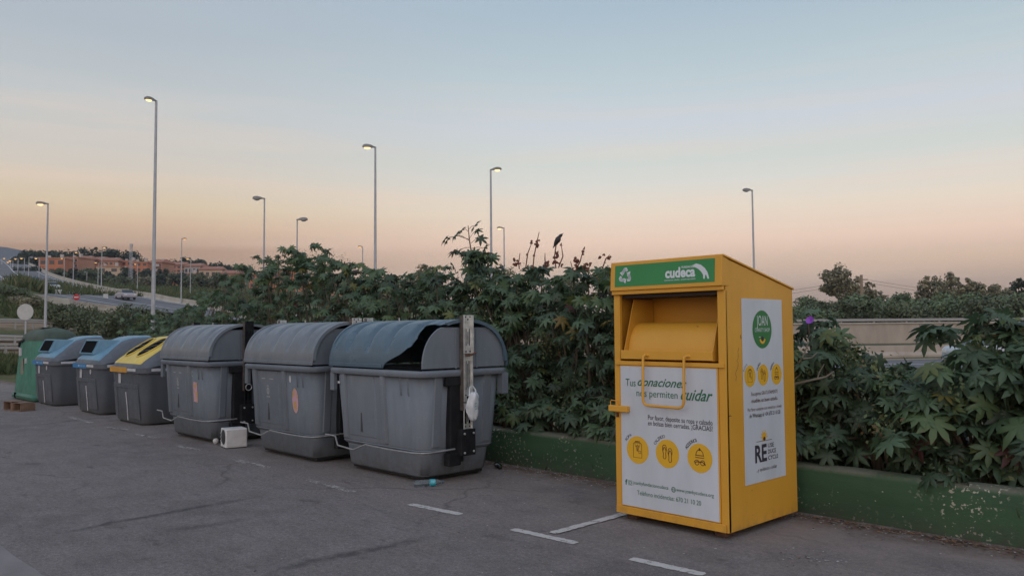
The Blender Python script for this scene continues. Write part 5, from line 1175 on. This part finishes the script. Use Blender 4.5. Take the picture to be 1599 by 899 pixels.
# right background
RB_ = 'trees beyond the concrete retaining wall'
tree(1316, 412, 500, 112, 78, 'large rounded tree beyond the retaining wall, left of the utility pole', M_TBROWN, 1, 'open', RB_, 4200)
tree(1358, 437, 500, 118, 26, 'small tree just right of the utility pole', M_TBROWN, 2, 'open', RB_, 900)
tree(1372, 450, 500, 125, 34, 'small brownish tree second right of the utility pole', M_TBROWN, 3, 'open', RB_, 900)
tree(1262, 462, 500, 100, 44, 'tree beyond the retaining wall peeking beside the yellow box roof', M_TGREEN, 4, 'round', RB_, 1400)
tree(1410, 452, 500, 130, 40, 'dark blue green bush tree in the dip between the two tree groups', M_TGREEN, 5, 'round', RB_, 1200)
for i, (px, yt, w_, lb) in enumerate([(1455, 428, 46, 'leftmost tree of the broad tree group at right'), (1485, 424, 44, 'second tree of the broad tree group at right'), (1515, 430, 46, 'third tree of the broad tree group at right, brownish crown'), (1545, 436, 44, 'fourth and lowest tree ending the broad tree group'), (1572, 446, 40, 'low tree between the broad group and the right edge'), (1600, 430, 44, 'dark tree cut by the right edge of the photo')]):
    tree(px, yt, 500, 120+i*3, w_, lb, (M_TBROWN, M_TBROWN, M_TBROWN, M_TBROWN, M_TBROWN, M_TDARK)[i], 20+i, 'open', RB_, 2100)
for i, (px, yt, w_) in enumerate([(1640, 440, 60), (1700, 432, 70)]): tree(px, yt, 500, 125, w_, 'tree beyond the right edge of the broad tree group', M_TBROWN, 60+i, 'open', RB_, 1200)
lbs = ['low bush behind the retaining wall right beside the yellow box', 'rounded willow like bush below the utility pole', 'wide green bush between the utility pole and the dip', 'pale reedy bush in the dip behind the wall', 'rounded green bush below the left end of the broad tree group', 'green bush below the middle of the broad tree group', 'green bush below the right end of the broad tree group', 'dark green bush at the right edge behind the wall']
for i, (px, yt, w_, mt) in enumerate([(1265, 478, 60, M_TGREEN), (1305, 470, 62, M_TMID), (1355, 460, 78, M_TGREEN), (1412, 472, 64, M_TMID), (1455, 465, 66, M_TGREEN), (1500, 456, 72, M_TGREEN), (1548, 460, 70, M_TMID), (1598, 458, 70, M_TGREEN)]):
    tree(px, yt, 505, 92+(i % 3)*3, w_*1.35, lbs[i], mt, 40+i, 'bush', 'bushes right behind the retaining wall', 3600, 'bush', 'wild_bush')
for i, px in enumerate((1660, 1730)): tree(px, 455, 505, 95, 90, 'bush continuing the row past the right edge', M_TMID, 80+i, 'bush', 'bushes right behind the retaining wall', 1500, 'bush', 'wild_bush')
# behind the middle hedge
for i, (px, yt, w_, d) in enumerate([(660, 398, 66, 62), (602, 424, 60, 70), (790, 416, 60, 70), (880, 424, 80, 75)]):
    tree(px, yt, 520, d, w_, ['rounded brownish tree showing over the hedge left of the drooping castor tip', 'tree behind the hedge right of the second tall lamp', 'tree behind the hedge below the small lit lamp', 'low tree behind the hedge below the perched bird'][i], M_TBROWN, 90+i, 'round', 'trees just beyond the hedge', 2200)

# ------------------------------------------------------------------ street lamps
M_POLE = pmat('galvanised_pole', (.36, .37, .40), .5, (.44, .45, .48), 3, metal=.25)
M_HEADM = pmat('lamp_housing', (.20, .19, .19), .5, (.26, .25, .25), 6)
M_LIT = pmat('lit_lens', (.9, .8, .6), .3, emit=(1., .66, .26), es=2.2); M_LITF = pmat('lit_lens_far', (.9, .7, .4), .3, emit=(1., .50, .10), es=1.6); M_UNLIT = pmat('unlit_lens', (.45, .45, .45), .2)
def lamp(px0, yb, px1, yt, d, side, lit, label, hs=1., group='street lamps', turn=0.):
    b = at(px0, yb, d)*.4+at(px1, yt, d)*.6; b[2] = at(px0, yb, d)[2]; e = at(px1, yt, d); g0 = gz(b[0], b[1]); zb = min(b[2], g0)
    t = thing('street_lamp', label, 'street lamp', (b[0], b[1], zb), 0, group); h = e[2]-zb; off = (0, 0)
    r0, r1 = max(.105, d*.00045), max(.055, d*.00030); mb = MB().tube([(0, 0, 0), (0, 0, h*.5), (0, 0, h)], [r0, (r0+r1)/2, r1], 8); pole = mb.build('pole', M_POLE, t, True)
    ux = (Vector((R0[0], R0[1], 0))*side*math.cos(turn)-Vector((F_[0], F_[1], 0))*math.sin(turn)); uy = Vector((-ux.y, ux.x, 0)); z = Vector((0, 0, 1)); hh = hs*max(1., d/140)
    def q(a, b, c): return tuple(ux*a*hh+uy*b*hh+Vector((0, 0, h+c*hh)))
    R = []
    for a, wd, z0, z1 in [(-.05, .05, -.06, .02), (.10, .06, -.03, .05), (.25, .13, -.04, .10), (.45, .16, -.06, .13), (.62, .14, -.06, .12), (.72, .07, -.04, .06)]:
        R.append([q(a, -wd, z0), q(a, wd, z0), q(a, wd*.8, z1), q(a, -wd*.8, z1)])
    hd = MB().loft(R).build('head', M_HEADM, t, bevel=.01 if d < 90 else 0)
    R = []
    for k in range(6):
        a = math.pi/2*k/5; rr = math.cos(a)*.98+.02; R.append([q(.46+.19*rr*math.cos(2*math.pi*j/12), .12*rr*math.sin(2*math.pi*j/12), -.055-.09*math.sin(a)) for j in range(12)])
    MB().loft(R[::-1]).build('lens', (M_LIT if d < 95 else M_LITF) if lit else M_UNLIT, hd, True)
    return t
LAMPS = [
 (233, 480, 248, 158, 40, -1, 1, 'tallest nearest street lamp, lit, rising left of the hedge', .78),
 (583, 470, 588, 230, 46, -1, 1, 'tall lit street lamp behind the hedge above the middle container', 1.),
 (765, 480, 768, 265, 52, 1, 1, 'tall lit street lamp with head to the right above the torn container', 1.),
 (1174, 500, 1178, 297, 60, -1, 0, 'unlit street lamp rising behind the yellow donation box', 1.),
 (69, 508, 76, 318, 68, -1, 1, 'lit street lamp standing behind the green bottle bank', 1.1),
 (410, 480, 414, 310, 64, -1, 0, 'unlit street lamp with head to the left over the hedge', 1.2),
 (462, 480, 465, 343, 77, 1, 0, 'unlit street lamp with head to the right over the castor clump', 1.4),
 (785, 490, 789, 356, 82, -1, 1, 'small lit street lamp right of the tall one above the torn container', 1.),
 (565, 490, 567, 385, 100, -1, 1, 'smallest lit lamp just left of the second tall lamp', .8),
 (281, 472, 285, 373, 128, 1, 1, 'lit street lamp over the meadow with head to the right', 1.),
 (295, 457, 299, 404, 205, -1, 1, 'short lit lamp close right of the meadow lamp', 1.),
 (157, 460, 160, 386, 165, 1, 1, 'lit lamp in front of the cream house with head to the right', .9),
 (112.5, 457, 116, 394, 190, 1, 1, 'lit lamp in front of the orange houses above the no entry sign', .9),
 (212.5, 465, 216, 412, 215, -1, 1, 'lit lamp in front of the orange house left of the tallest lamp', .8),
 (152, 459, 154, 410, 225, -1, 1, 'lit lamp left beside the cream house lamp', .8),
 (99, 457, 101, 403, 230, -1, 1, 'lit lamp at the right corner of the big orange block', .8),
 (59.5, 449, 62, 403, 240, -1, 1, 'bright orange lit lamp left of the big orange block', 1.),
 (44, 446, 45.5, 402, 250, 1, 0, 'unlit lamp standing over the blue road sign', 1.),
 (37, 440, 38.5, 403, 290, -1, 1, 'lit lamp at the far motorway third left of the blue road sign', .9),
 (27, 442, 28.5, 404, 290, -1, 1, 'lit lamp at the far motorway, dimmer one among the left cluster', .8),
 (19, 440, 20.5, 407, 300, -1, 1, 'lit lamp right of the close pair on the far motorway', .9),
 (14.5, 436, 17, 409, 330, -1, 1, 'left lamp of the close lit pair on the far motorway', .8),
 (5, 428, 1.5, 403, 380, 1, 1, 'lit lamp at the far left edge above the motorway', .8),
 (135, 452, 136, 425, 300, -1, 0, 'tiny unlit lamp in the meadow before the houses', .6),
 (107, 440, 108, 427, 380, -1, 1, 'tiny lit lamp low in front of the dark trees', .6)]
for k_, a in enumerate(LAMPS): lamp(*a, turn=(.95, .35, .3, .2)[k_] if k_ < 4 else .2)

# ------------------------------------------------------------------ distant houses
M_TERR = pmat('terracotta_render', (.42, .155, .085), .9, (.50, .19, .105), .2); M_TERR2 = pmat('faded_terracotta', (.40, .19, .125), .9, (.46, .24, .16), .2)
M_CREAM = pmat('cream_render', (.50, .36, .25), .9, (.55, .41, .29), .2); M_HWHITE = pmat('white_render', (.42, .38, .36), .9); M_ROOF = pmat('roof_tile', (.28, .12, .08), .9, (.36, .17, .11), 1.5); M_WIN = pmat('dark_window', (.05, .045, .05), .3)
def house(px0, px1, yt, yb, d, mat, label, floors=2, yaw=.25, pitched=False, n=4, balcony=False):
    pc_ = (px0+px1)/2; b = at(pc_, yb, d); w_ = (px1-px0)/FPX*d; h = (yb-yt)/FPX*d; t = thing('apartment_house', label, 'house', b, YAW+yaw, 'houses on the distant slope'); dp = 9.
    MB().box(-w_/2, w_/2, 0, dp, -6, h-.4).build('wall', mat, t)
    rf = MB().box(-w_/2-.25, w_/2+.25, -.25, dp+.25, h-.4, h-.05)
    if pitched: rf.add([(-w_/2-.4, -.4, h-.05), (w_/2+.4, -.4, h-.05), (w_/2+.4, dp+.4, h-.05), (-w_/2-.4, dp+.4, h-.05), (-w_/2+.6, dp/2, h+1.5), (w_/2-.6, dp/2, h+1.5)], [(0, 1, 5, 4), (2, 3, 4, 5), (1, 2, 5), (3, 0, 4)])
    r = rf.build('roof', M_ROOF if pitched else M_TERR2, t)
    MB().box(w_*.2, w_*.2+1.0, 3, 4., h-.05, h+1.4).build('chimney', M_HWHITE, r); MB().box(-w_*.3, -w_*.3+.8, 4, 4.8, h-.05, h+1.0).build('chimney', M_HWHITE, r)
    for fl in range(floors):
        z0 = h*(fl+.25)/floors-.2
        for k in range(n):
            x = -w_/2+w_*(k+.5)/n; hw = min(.9, w_/n*.28); f = MB().box(x-hw, x+hw, -.05, .02, z0, z0+h/floors*.45).build('window', M_WIN, t)
        if balcony:
            MB().box(-w_*.45, w_*.45, -1.2, -.06, z0-.35, z0-.15).build('balcony', M_HWHITE, t); MB().box(-w_*.45, w_*.45, -1.2, -1.1, z0-.15, z0+.65).build('balcony_rail', M_HWHITE, t)
    return t
house(64, 97, 405, 428, 330, M_TERR, 'big plain bright orange block at left end of the houses', 2, .2, False, 3)
house(96, 121, 404, 427, 345, M_TERR2, 'brownish orange house with white balconies beside the big orange block', 3, -.2, False, 4, True)
house(119, 139, 406, 424, 370, M_TERR2, 'small faded orange house right of the balcony house', 2, .1, True, 3)
house(137, 158, 407, 422, 375, M_TERR, 'small orange house with tiled roof left above the cream house', 2, -.1, True, 3)
house(157, 182, 408, 422, 370, M_TERR2, 'upper faded orange house behind the cream house', 2, .15, True, 4)
house(153, 184, 417, 437, 320, M_CREAM, 'plain cream coloured house in front of the orange ones', 2, .25, False, 2)
house(183, 207, 420, 435, 335, M_HWHITE, 'pale house with dark windows right of the cream house', 2, .05, False, 5, True)
house(181, 206, 408, 423, 372, M_TERR, 'orange house above the pale house', 2, -.15, False, 3)
house(205, 228, 410, 432, 330, M_TERR, 'orange house directly left of the tallest lamp pole', 3, .2, False, 3)
house(228, 252, 411, 431, 350, M_TERR2, 'brownish orange house directly right of the tallest lamp pole', 3, -.15, True, 4, True)
house(256, 288, 414, 425, 370, M_TERR2, 'long low orange house between tallest lamp and meadow lamp', 2, .1, True, 5)
house(271, 309, 427, 441, 330, M_TERR, 'orange house with white windows crossed by the meadow lamp pole', 2, .15, False, 5)
house(288, 312, 416, 427, 365, M_HWHITE, 'pale low house right of the meadow lamp', 1, -.1, True, 4)
house(312, 345, 421, 433, 360, M_CREAM, 'pale roofed house at the left end of the castor hedge', 1, .1, True, 4)
house(345, 372, 427, 440, 350, M_TERR2, 'faded orange house partly behind the rising hedge', 2, .0, True, 4)
house(390, 420, 428, 450, 330, M_TERR, 'orange house glimpsed through the hedge, leftmost glimpse', 2, .1, False, 3)
house(426, 470, 423, 447, 330, M_TERR, 'orange house glimpsed through the gap in the castor hedge', 2, .2, False, 4)
house(476, 500, 428, 450, 340, M_CREAM, 'cream house glimpsed low behind the tall castor clump', 2, .1, False, 3)
house(515, 545, 430, 450, 340, M_TERR2, 'faded orange house glimpsed at right side of the tall castor clump', 2, .1, False, 3)
# trees on the hill
HT = [(36, 392, 30, 'column', M_TDARK, 'dark pointed tree at the left of the hill trees'), (50, 391, 34, 'round', M_TDARK, 'dark tree beside the pointed one left of the orange block'), (30, 400, 24, 'round', M_TDARK, 'dark low tree next to the far motorway'), (67, 393, 22, 'open', M_TDARK, 'thin tree above the lamp behind the bottle bank'),
      (88, 388, 36, 'round', M_TDARK, 'broad tree above the big orange block'), (113, 391, 18, 'open', M_TDARK, 'small feathery tree between the two broad ones'), (138, 385, 40, 'open', M_TDARK, 'tallest spreading tree above the small orange houses'), (170, 389, 32, 'pine', M_TDARK, 'umbrella pine left of the pylon'),
      (193, 391, 36, 'pine', M_TDARK, 'umbrella pine touching the pylon'), (215, 398, 28, 'pine', M_TDARK, 'umbrella pine right of the pylon'), (270, 405, 28, 'round', M_TDARK, 'round tree right of the tallest lamp'), (291, 402, 28, 'pine', M_TDARK, 'umbrella pine beside the meadow lamp'), (312, 405, 26, 'pine', M_TDARK, 'umbrella pine right of the meadow lamp'), (336, 409, 26, 'round', M_TDARK, 'dark round tree at the right end of the hill trees'), (350, 412, 20, 'round', M_TDARK, 'small tree where the hill trees meet the hedge'), (376, 414, 26, 'round', M_TDARK, 'tree behind the rising part of the hedge')]
for i, (px, yt, w_, shp, mt, lb) in enumerate(HT): tree(px, yt, 430, 400+(i % 3)*8, w_*1.15, lb, mt, 200+i, shp, 'trees on the distant hilltop', 900)
MT = [(40, 418, 26, M_TDARK, 'dark tree mass left of the orange block above the blue sign'), (54, 416, 26, M_TDARK, 'dark tree next to the left side of the orange block'), (128, 420, 26, M_TMID, 'green tree in front of the small orange houses'), (143, 418, 26, M_TMID, 'green tree left of the cream house'), (185, 432, 30, M_TMID, 'low green tree before the pale house'), (215, 430, 34, M_TBROWN, 'brownish low tree before the orange house at the tallest lamp'), (245, 428, 34, M_TBROWN, 'brownish low tree right of the tallest lamp pole'), (262, 424, 30, M_TMID, 'green tree below the long low orange house'), (305, 424, 26, M_TMID, 'dark green tree right above the orange house at the meadow lamp'), (325, 430, 34, M_TBROWN, 'brownish tree below the pale roofed house'), (100, 426, 24, M_TMID, 'low green tree under the balcony house'), (76, 424, 26, M_TMID, 'green tree hiding the foot of the big orange block'), (160, 430, 22, M_TMID, 'low green tree at the left foot of the cream house'), (198, 416, 18, M_TDARK, 'small dark tree between the pale house and the mast'), (232, 418, 20, M_TDARK, 'dark tree squeezed between the houses at the tallest lamp'), (278, 421, 22, M_TDARK, 'dark tree above the orange house at the meadow lamp'), (345, 424, 28, M_TMID, 'green tree right of the pale roofed house'), (114, 419, 14, M_TDARK, 'slim dark tree at the right end of the balcony house'), (170, 421, 14, M_TDARK, 'small dark tree over the flat roof of the cream house'), (222, 421, 16, M_TMID, 'green tree directly left of the tallest lamp pole'), (252, 417, 16, M_TDARK, 'dark tree at the left end of the long low orange house'), (290, 431, 18, M_TMID, 'green tree at foot of the meadow lamp'), (92, 419, 14, M_TMID, 'green tree at the right corner of the big orange block')]
for i, (px, yt, w_, mt, lb) in enumerate(MT): tree(px, yt, 445, 300+(i % 4)*4, w_*1.2, lb, mt, 240+i, 'bush', 'trees among the houses', 900)

def pylon():
    b = on_ground(203, 300); top = at(205.5, 385, 300)[2]; h = top-b[2]; t = thing('lattice_mast', 'slim grey lattice mast behind the houses left of tallest lamp', 'mast', b, YAW); mb = MB()
    s0, s1 = .5, .32
    for sx in (-1, 1):
        for sy in (-1, 1): mb.tube([(sx*s0, sy*s0, 0), (sx*s1, sy*s1, h)], .06, 4)
    for k in range(14):
        z0 = h*k/14; z1 = h*(k+1)/14; a = s0+(s1-s0)*k/14; b_ = s0+(s1-s0)*(k+1)/14
        for sy in (-1, 1): mb.tube([(-a, sy*a, z0), (b_, sy*b_, z1)], .035, 3); mb.tube([(a, sy*a, z0), (-b_, sy*b_, z1)], .035, 3)
    mb.build('lattice', M_POLE, t); MB().box(-.4, .4, -.4, .4, h, h+.9).build('antenna_cluster', M_POLE, t)
pylon()
def utility_pole():
    b = on_ground(1347, 100); top = at(1347, 429, 100)[2]; t = thing('utility_pole', 'wooden utility pole with wires between the trees at right', 'utility pole', b, YAW); h = top-b[2]
    MB().tube([(0, 0, -.5), (0, 0, h)], [.22, .16], 8).build('pole', pmat('pale_wood', (.26, .20, .14), .9), t, True)
    MB().box(-.7, .7, -.06, .06, h-.6, h-.48).build('cross_arm', MATS['pale_wood'], t)
    for x1, z1 in ((42, -2.2), (-40, -1.6)):
        for dz in (0, -.35):
            P = [(x1*k/14, 0, h-.45+dz+z1*k/14-1.6*math.sin(math.pi*k/14)) for k in range(15)]; MB().tube(P, .014, 4).build('wire', M_BLACK, t)
utility_pole()

# ------------------------------------------------------------------ signs, guard rails, cars at distance
M_SIGNB = pmat('sign_back_grey', (.42, .42, .41), .5, (.48, .48, .46), 5)
def round_sign(px, py, d, r, yb, label, front, yaw=0.):
    c = at(px, py, d); g0 = gz(c[0], c[1]); t = thing('road_sign', label, 'road sign', (c[0], c[1], g0), YAW+yaw); z = c[2]-g0
    MB().tube([(0, .04, 0), (0, .04, z+r*.8)], .032, 8).build('post', M_POLE, t, True)
    MB().lathe([(r, -.012), (r, .012)], (0, 0, z), 28, Matrix.Rotation(math.pi/2, 3, 'X')).build('disc', front, t, bevel=.004); return t, z
round_sign(39.5, 487, 36, .31, 0, 'round grey back of a road sign behind the green bottle bank', M_SIGNB)
t, z = round_sign(119.3, 464, 104, .36, 0, 'red no entry sign with white bar beside the motorway', pmat('sign_red', (.50, .02, .03), .5))
MB().box(-.25, .25, -.03, -.02, z-.06, z+.06).build('white_bar', M_WHITE, t)
c = at(91.5, 457, 140); t = thing('back_of_sign', 'small grey rectangular sign back right of the white car', 'road sign', (c[0], c[1], gz(c[0], c[1])), YAW); z = c[2]-t.location.z
MB().box(-.5, .5, -.02, .02, z-.5, z+.5).build('panel', M_SIGNB, t); MB().tube([(0, .06, 0), (0, .06, z)], .05, 6).build('post', M_POLE, t)
c = at(165, 463, 130); t = thing('back_of_sign', 'small pale sign back by the motorway right of the no entry sign', 'road sign', (c[0], c[1], gz(c[0], c[1])), YAW); z = c[2]-t.location.z
MB().box(-.35, .35, -.02, .02, z-.4, z+.4).build('panel', M_SIGNB, t); MB().tube([(0, .06, 0), (0, .06, z)], .05, 6).build('post', M_POLE, t)
c = at(48.5, 438, 235); t = thing('direction_sign', 'blue motorway direction sign with white lettering far left', 'road sign', (c[0], c[1], gz(c[0], c[1])), YAW+.1); z = c[2]-t.location.z
MB().box(-1.75, 1.75, -.05, .05, z-.85, z+.85).build('panel', pmat('sign_blue', (.02, .16, .42), .5), t)
f = Flat((0, -.07, z), (1, 0, 0), (0, 0, 1), (0, -1, 0)); f.line([(-1.4, .35), (.9, .35)], .16); f.line([(-1.4, -.1), (.6, -.1)], .16); f.line([(-1.4, -.5), (.2, -.5)], .12); f.poly([(1.1, -.1), (1.5, .15), (1.1, .4)]); f.build('sign_legend', M_WHITE, t)
for x in (-1.2, 1.2): MB().tube([(x, .12, -.5), (x, .12, z)], .09, 6).build('post', M_POLE, t)

def guard_rail(pts, label, post=True, hgt=.72):
    t = thing('guard_rail', label, 'guard rail', pts[0]); o0 = np.array(pts[0]); P = [np.array(p)-o0 for p in pts]
    R = []
    for i, p in enumerate(P):
        a = P[max(i-1, 0)]; b = P[min(i+1, len(P)-1)]; d = (b-a)[:2]; d = d/np.linalg.norm(d); q = np.array([d[1], -d[0], 0])
        if (q@F_) > 0: q = -q
        prof = [(0, .42), (.05, .47), (.05, .53), (.01, .57), (.05, .62), (.05, .68), (0, hgt), (-.02, hgt), (-.02, .42)]
        R.append([tuple(p+q*a_+np.array([0, 0, z])) for a_, z in prof])
    MB().loft(R).build('rail', MATS['galvanised_rail'], t)
    for i in range(0, len(P), 1): p = P[i]; MB().box(p[0]-.05, p[0]+.05, p[1]-.05, p[1]+.05, p[2]-.3, p[2]+.66).build('post', MATS['galvanised_rail'], t)
guard_rail([on_ground(x, 69.5) for x in range(-200, 221, 28)], 'steel guard rail at the foot of the brown slope far left')
guard_rail([on_ground(x, 46.0) for x in range(-200, 221, 28)], 'steel guard rail nearer the car park at far left', True)
guard_rail([on_ground(x, 41.0) for x in range(-200, 221, 30)], 'low dark edged guard rail just beyond the grass strip', True, .6)
barrier('concrete_kerb', [np.array([-34.6, y, 0.]) for y in (-12, -4, 2, 6.6)], .06, .1, M_CONC, 'pale concrete kerb at far left end of car park', 'kerb')
p = at(83, 475, 118); t = MB().box(-2.2, 2.2, -.3, .3, -.8, .75).build('concrete_block', M_CONC, None, bevel=.05); t.location = p; t.rotation_euler = (0, 0, YAW); tag(t, 'pale concrete block below the white car on the motorway edge', 'concrete block')
p = at(176, 458, 150); t = MB().box(-2.6, 2.6, -.3, .3, -.8, .7).build('concrete_block', M_CONC, None, bevel=.05); t.location = p; t.rotation_euler = (0, 0, YAW); tag(t, 'pale concrete block on the meadow edge left of tallest lamp', 'concrete block')
# far light boundary wall across the meadow
barrier('boundary_wall', [on_ground(x, 285) for x in range(70, 430, 12)], .35, .15, M_CONCD, 'thin pale wall crossing the meadow below the houses', 'wall')

def car(p, yaw, col, label, s=1.):
    t = thing('car', label, 'car', p, yaw); m = pmat('car_paint_'+label.split()[0], col, .3, spec=.6); W = .88
    prof = [(-2.1, .35), (-2.12, .75), (-2.0, .92), (-1.2, .98), (-.55, 1.42), (.85, 1.44), (1.55, 1.02), (2.0, .95), (2.1, .7), (2.08, .35)]
    R = []
    for x, z in prof: pass
    low = [(-2.1, .32), (-2.13, .72), (-2.0, .90), (-1.15, .97), (1.55, 1.0), (2.02, .93), (2.12, .68), (2.08, .32)]
    mb = MB().prism(low, 2*W, (0, W, 0), (1, 0, 0), (0, 0, 1)); body = mb.build('body', m, t, bevel=.08, seg=3)
    cab = [(-1.2, .955), (-.5, 1.42), (.8, 1.45), (1.55, .985)]
    vs = [(x, sg*(W-.06 if z < 1 else W-.22), z) for sg in (-1, 1) for x, z in cab]; MB().add(vs, [(0, 1, 2, 3), (7, 6, 5, 4), (0, 4, 5, 1), (1, 5, 6, 2), (2, 6, 7, 3), (3, 7, 4, 0)]).build('window_glass', pmat('tinted_glass', (.03, .035, .04), .1), t)
    MB().box(-.55, .85, -.64, .64, 1.425, 1.475).build('roof', m, t, bevel=.02)
    for x in (-1.3, 1.3):
        for sg in (-1, 1):
            w_ = MB().lathe([(.22, -.10), (.32, -.09), (.32, .09), (.22, .10)], (x, sg*(W-.08), .32), 16, Matrix.Rotation(math.pi/2, 3, 'X')).build('wheel', M_BLACK, t, True)
    for sg in (-1, 1): MB().box(-2.15, -2.08, sg*.62-.16, sg*.62+.16, .62, .76).build('headlight', pmat('headlight', (.7, .7, .68), .2), t)
    return t
def on_mw(px, off=0):
    L_ = offset_line(mws, off); best = min(L_, key=lambda q: abs((CX+FPX*float((q*np.array([1, 1, 0]))@R0)/float((q*np.array([1, 1, 0]))@F_))-px)); return best+np.array([0, 0, .92])
p = on_mw(80, -sgn*1.5); d_ = math.atan2(p[1], p[0]); car(p, d_+.25, (.62, .63, .66), 'white car driving towards the camera on the distant motorway')
p = on_mw(192, sgn*2.0); p = p-np.array([0, 0, .05]); car(p, math.atan2(p[1], p[0])+.30, (.40, .36, .39), 'pinkish pale car on the motorway left of the tallest lamp')
p = on_mw(14, sgn*3.); car(p, math.atan2(p[1], p[0])+.05, (.35, .06, .07), 'red car far away at the left edge of the motorway')
p = on_mw(10, -sgn*5.); car(p, math.atan2(p[1], p[0])+.05, (.35, .30, .32), 'grey car behind the red one at the left edge')
p = F_*38+R0*(1552-CX)/FPX*38; p[2] = gz(p[0], p[1])+.08; car(p, YAW+math.radians(4), (.45, .50, .55), 'silver car on the near carriageway glimpsed through the right hedge')

# ------------------------------------------------------------------ grass and weeds
def tufts(name, pts, h, mat, label, rng, n=7, w_=.03):
    P = np.array(pts); k = len(P); N_ = k*n; B = np.repeat(P, n, 0)+np.concatenate([rng.normal(size=(N_, 2))*h*.45, np.zeros((N_, 1))], 1); hh = h*rng.uniform(.5, 1.3, (N_, 1)); a = rng.random(N_)*6.28; s = np.stack([np.cos(a), np.sin(a), np.zeros(N_)], 1)*w_*hh/h
    top = B+np.concatenate([rng.normal(size=(N_, 2))*.35*hh, hh], 1); V = np.stack([B-s, B+s, top], 1).reshape(-1, 3); Fc = np.arange(3*N_).reshape(-1, 3); sh = np.repeat(np.clip(np.repeat(rng.random(k), n)*.6+rng.random(N_)*.4, 0, 1), 3)
    o = np_mesh(name, V, Fc, 3, mat, None, sh); tag(o, label, 'grass', kind='stuff'); return o
M_GRASS = leaf_mat('rough_grass', [(0, (.040, .062, .022)), (.5, (.070, .095, .032)), (.8, (.12, .125, .05)), (1, (.20, .165, .09))], .2, .7)
rng = np.random.default_rng(77)
pts = []
for _ in range(900): x = rng.uniform(-120, 130); d = rng.uniform(35.5, 40.5); pts.append(on_ground(x, d))
tufts('verge_grass', pts, .40, M_GRASS, 'strip of green grass beyond the far left end of the car park', rng, 9, .04)
pts = []
for _ in range(3600):
    x = rng.uniform(-160, 420); d = rng.uniform(79, 104); pts.append(on_ground(x, d))
tufts('slope_grass', pts, .5, M_GRASS, 'rough green and brown weeds covering the slope below the motorway', rng, 7, .10)
pts = []
for _ in range(3500): x = rng.uniform(20, 460); d = 140+160*rng.random()**1.5; pts.append(on_ground(x, d))
tufts('meadow_scrub', pts, 1.5, M_GRASS, 'green meadow scrub between the motorway and the houses', rng, 6, .22)
pts = []
for _ in range(1600): x = rng.uniform(-8, 1.); pts.append((x, rng.uniform(6.95, 8.8), 0))
tufts('wall_weeds', pts, .28, M_GRASS, 'weeds under the castor bushes behind the green wall', rng, 5, .02)
def embankment_bushes():
    lb = ['reddish brown shrub on the slope above the round sign', 'green shrub on the slope behind the bottle bank lamp', 'green shrub above the blue lidded bins', 'shrub left of the tallest lamp below the motorway', 'shrub at the foot of the tallest lamp', 'green shrub on the crest at the left edge']
    for i, (px, yt, w_, d, mt) in enumerate([(34, 462, 34, 88, M_TBROWN), (100, 474, 44, 70, M_TMID), (140, 474, 60, 62, M_TMID), (186, 472, 60, 56, M_TMID), (228, 476, 60, 54, M_TMID), (5, 448, 50, 95, M_TMID)]):
        tree(px, yt, 505, d, w_*1.15, lb[i], mt, 300+i, 'bush', 'shrubs on the roadside slope', 2200, 'bush', 'roadside_shrub')
embankment_bushes()

# ------------------------------------------------------------------ air
def haze():
    mb = MB().box(-2900, 900, -900, 2900, -260, 262); g = bpy.data.materials.new('evening_haze'); g.use_nodes = True; t = g.node_tree; t.nodes.clear()
    o_ = t.nodes.new('ShaderNodeOutputMaterial'); v = t.nodes.new('ShaderNodeVolumePrincipled'); v.inputs['Color'].default_value = (.80, .84, .92, 1); v.inputs['Density'].default_value = .00018; v.inputs['Anisotropy'].default_value = 0
    t.links.new(v.outputs[0], o_.inputs['Volume']); o = mb.build('haze', g); o['kind'] = 'stuff'; o['label'] = 'thin bluish evening haze over the far hills'; o['category'] = 'haze'
haze()
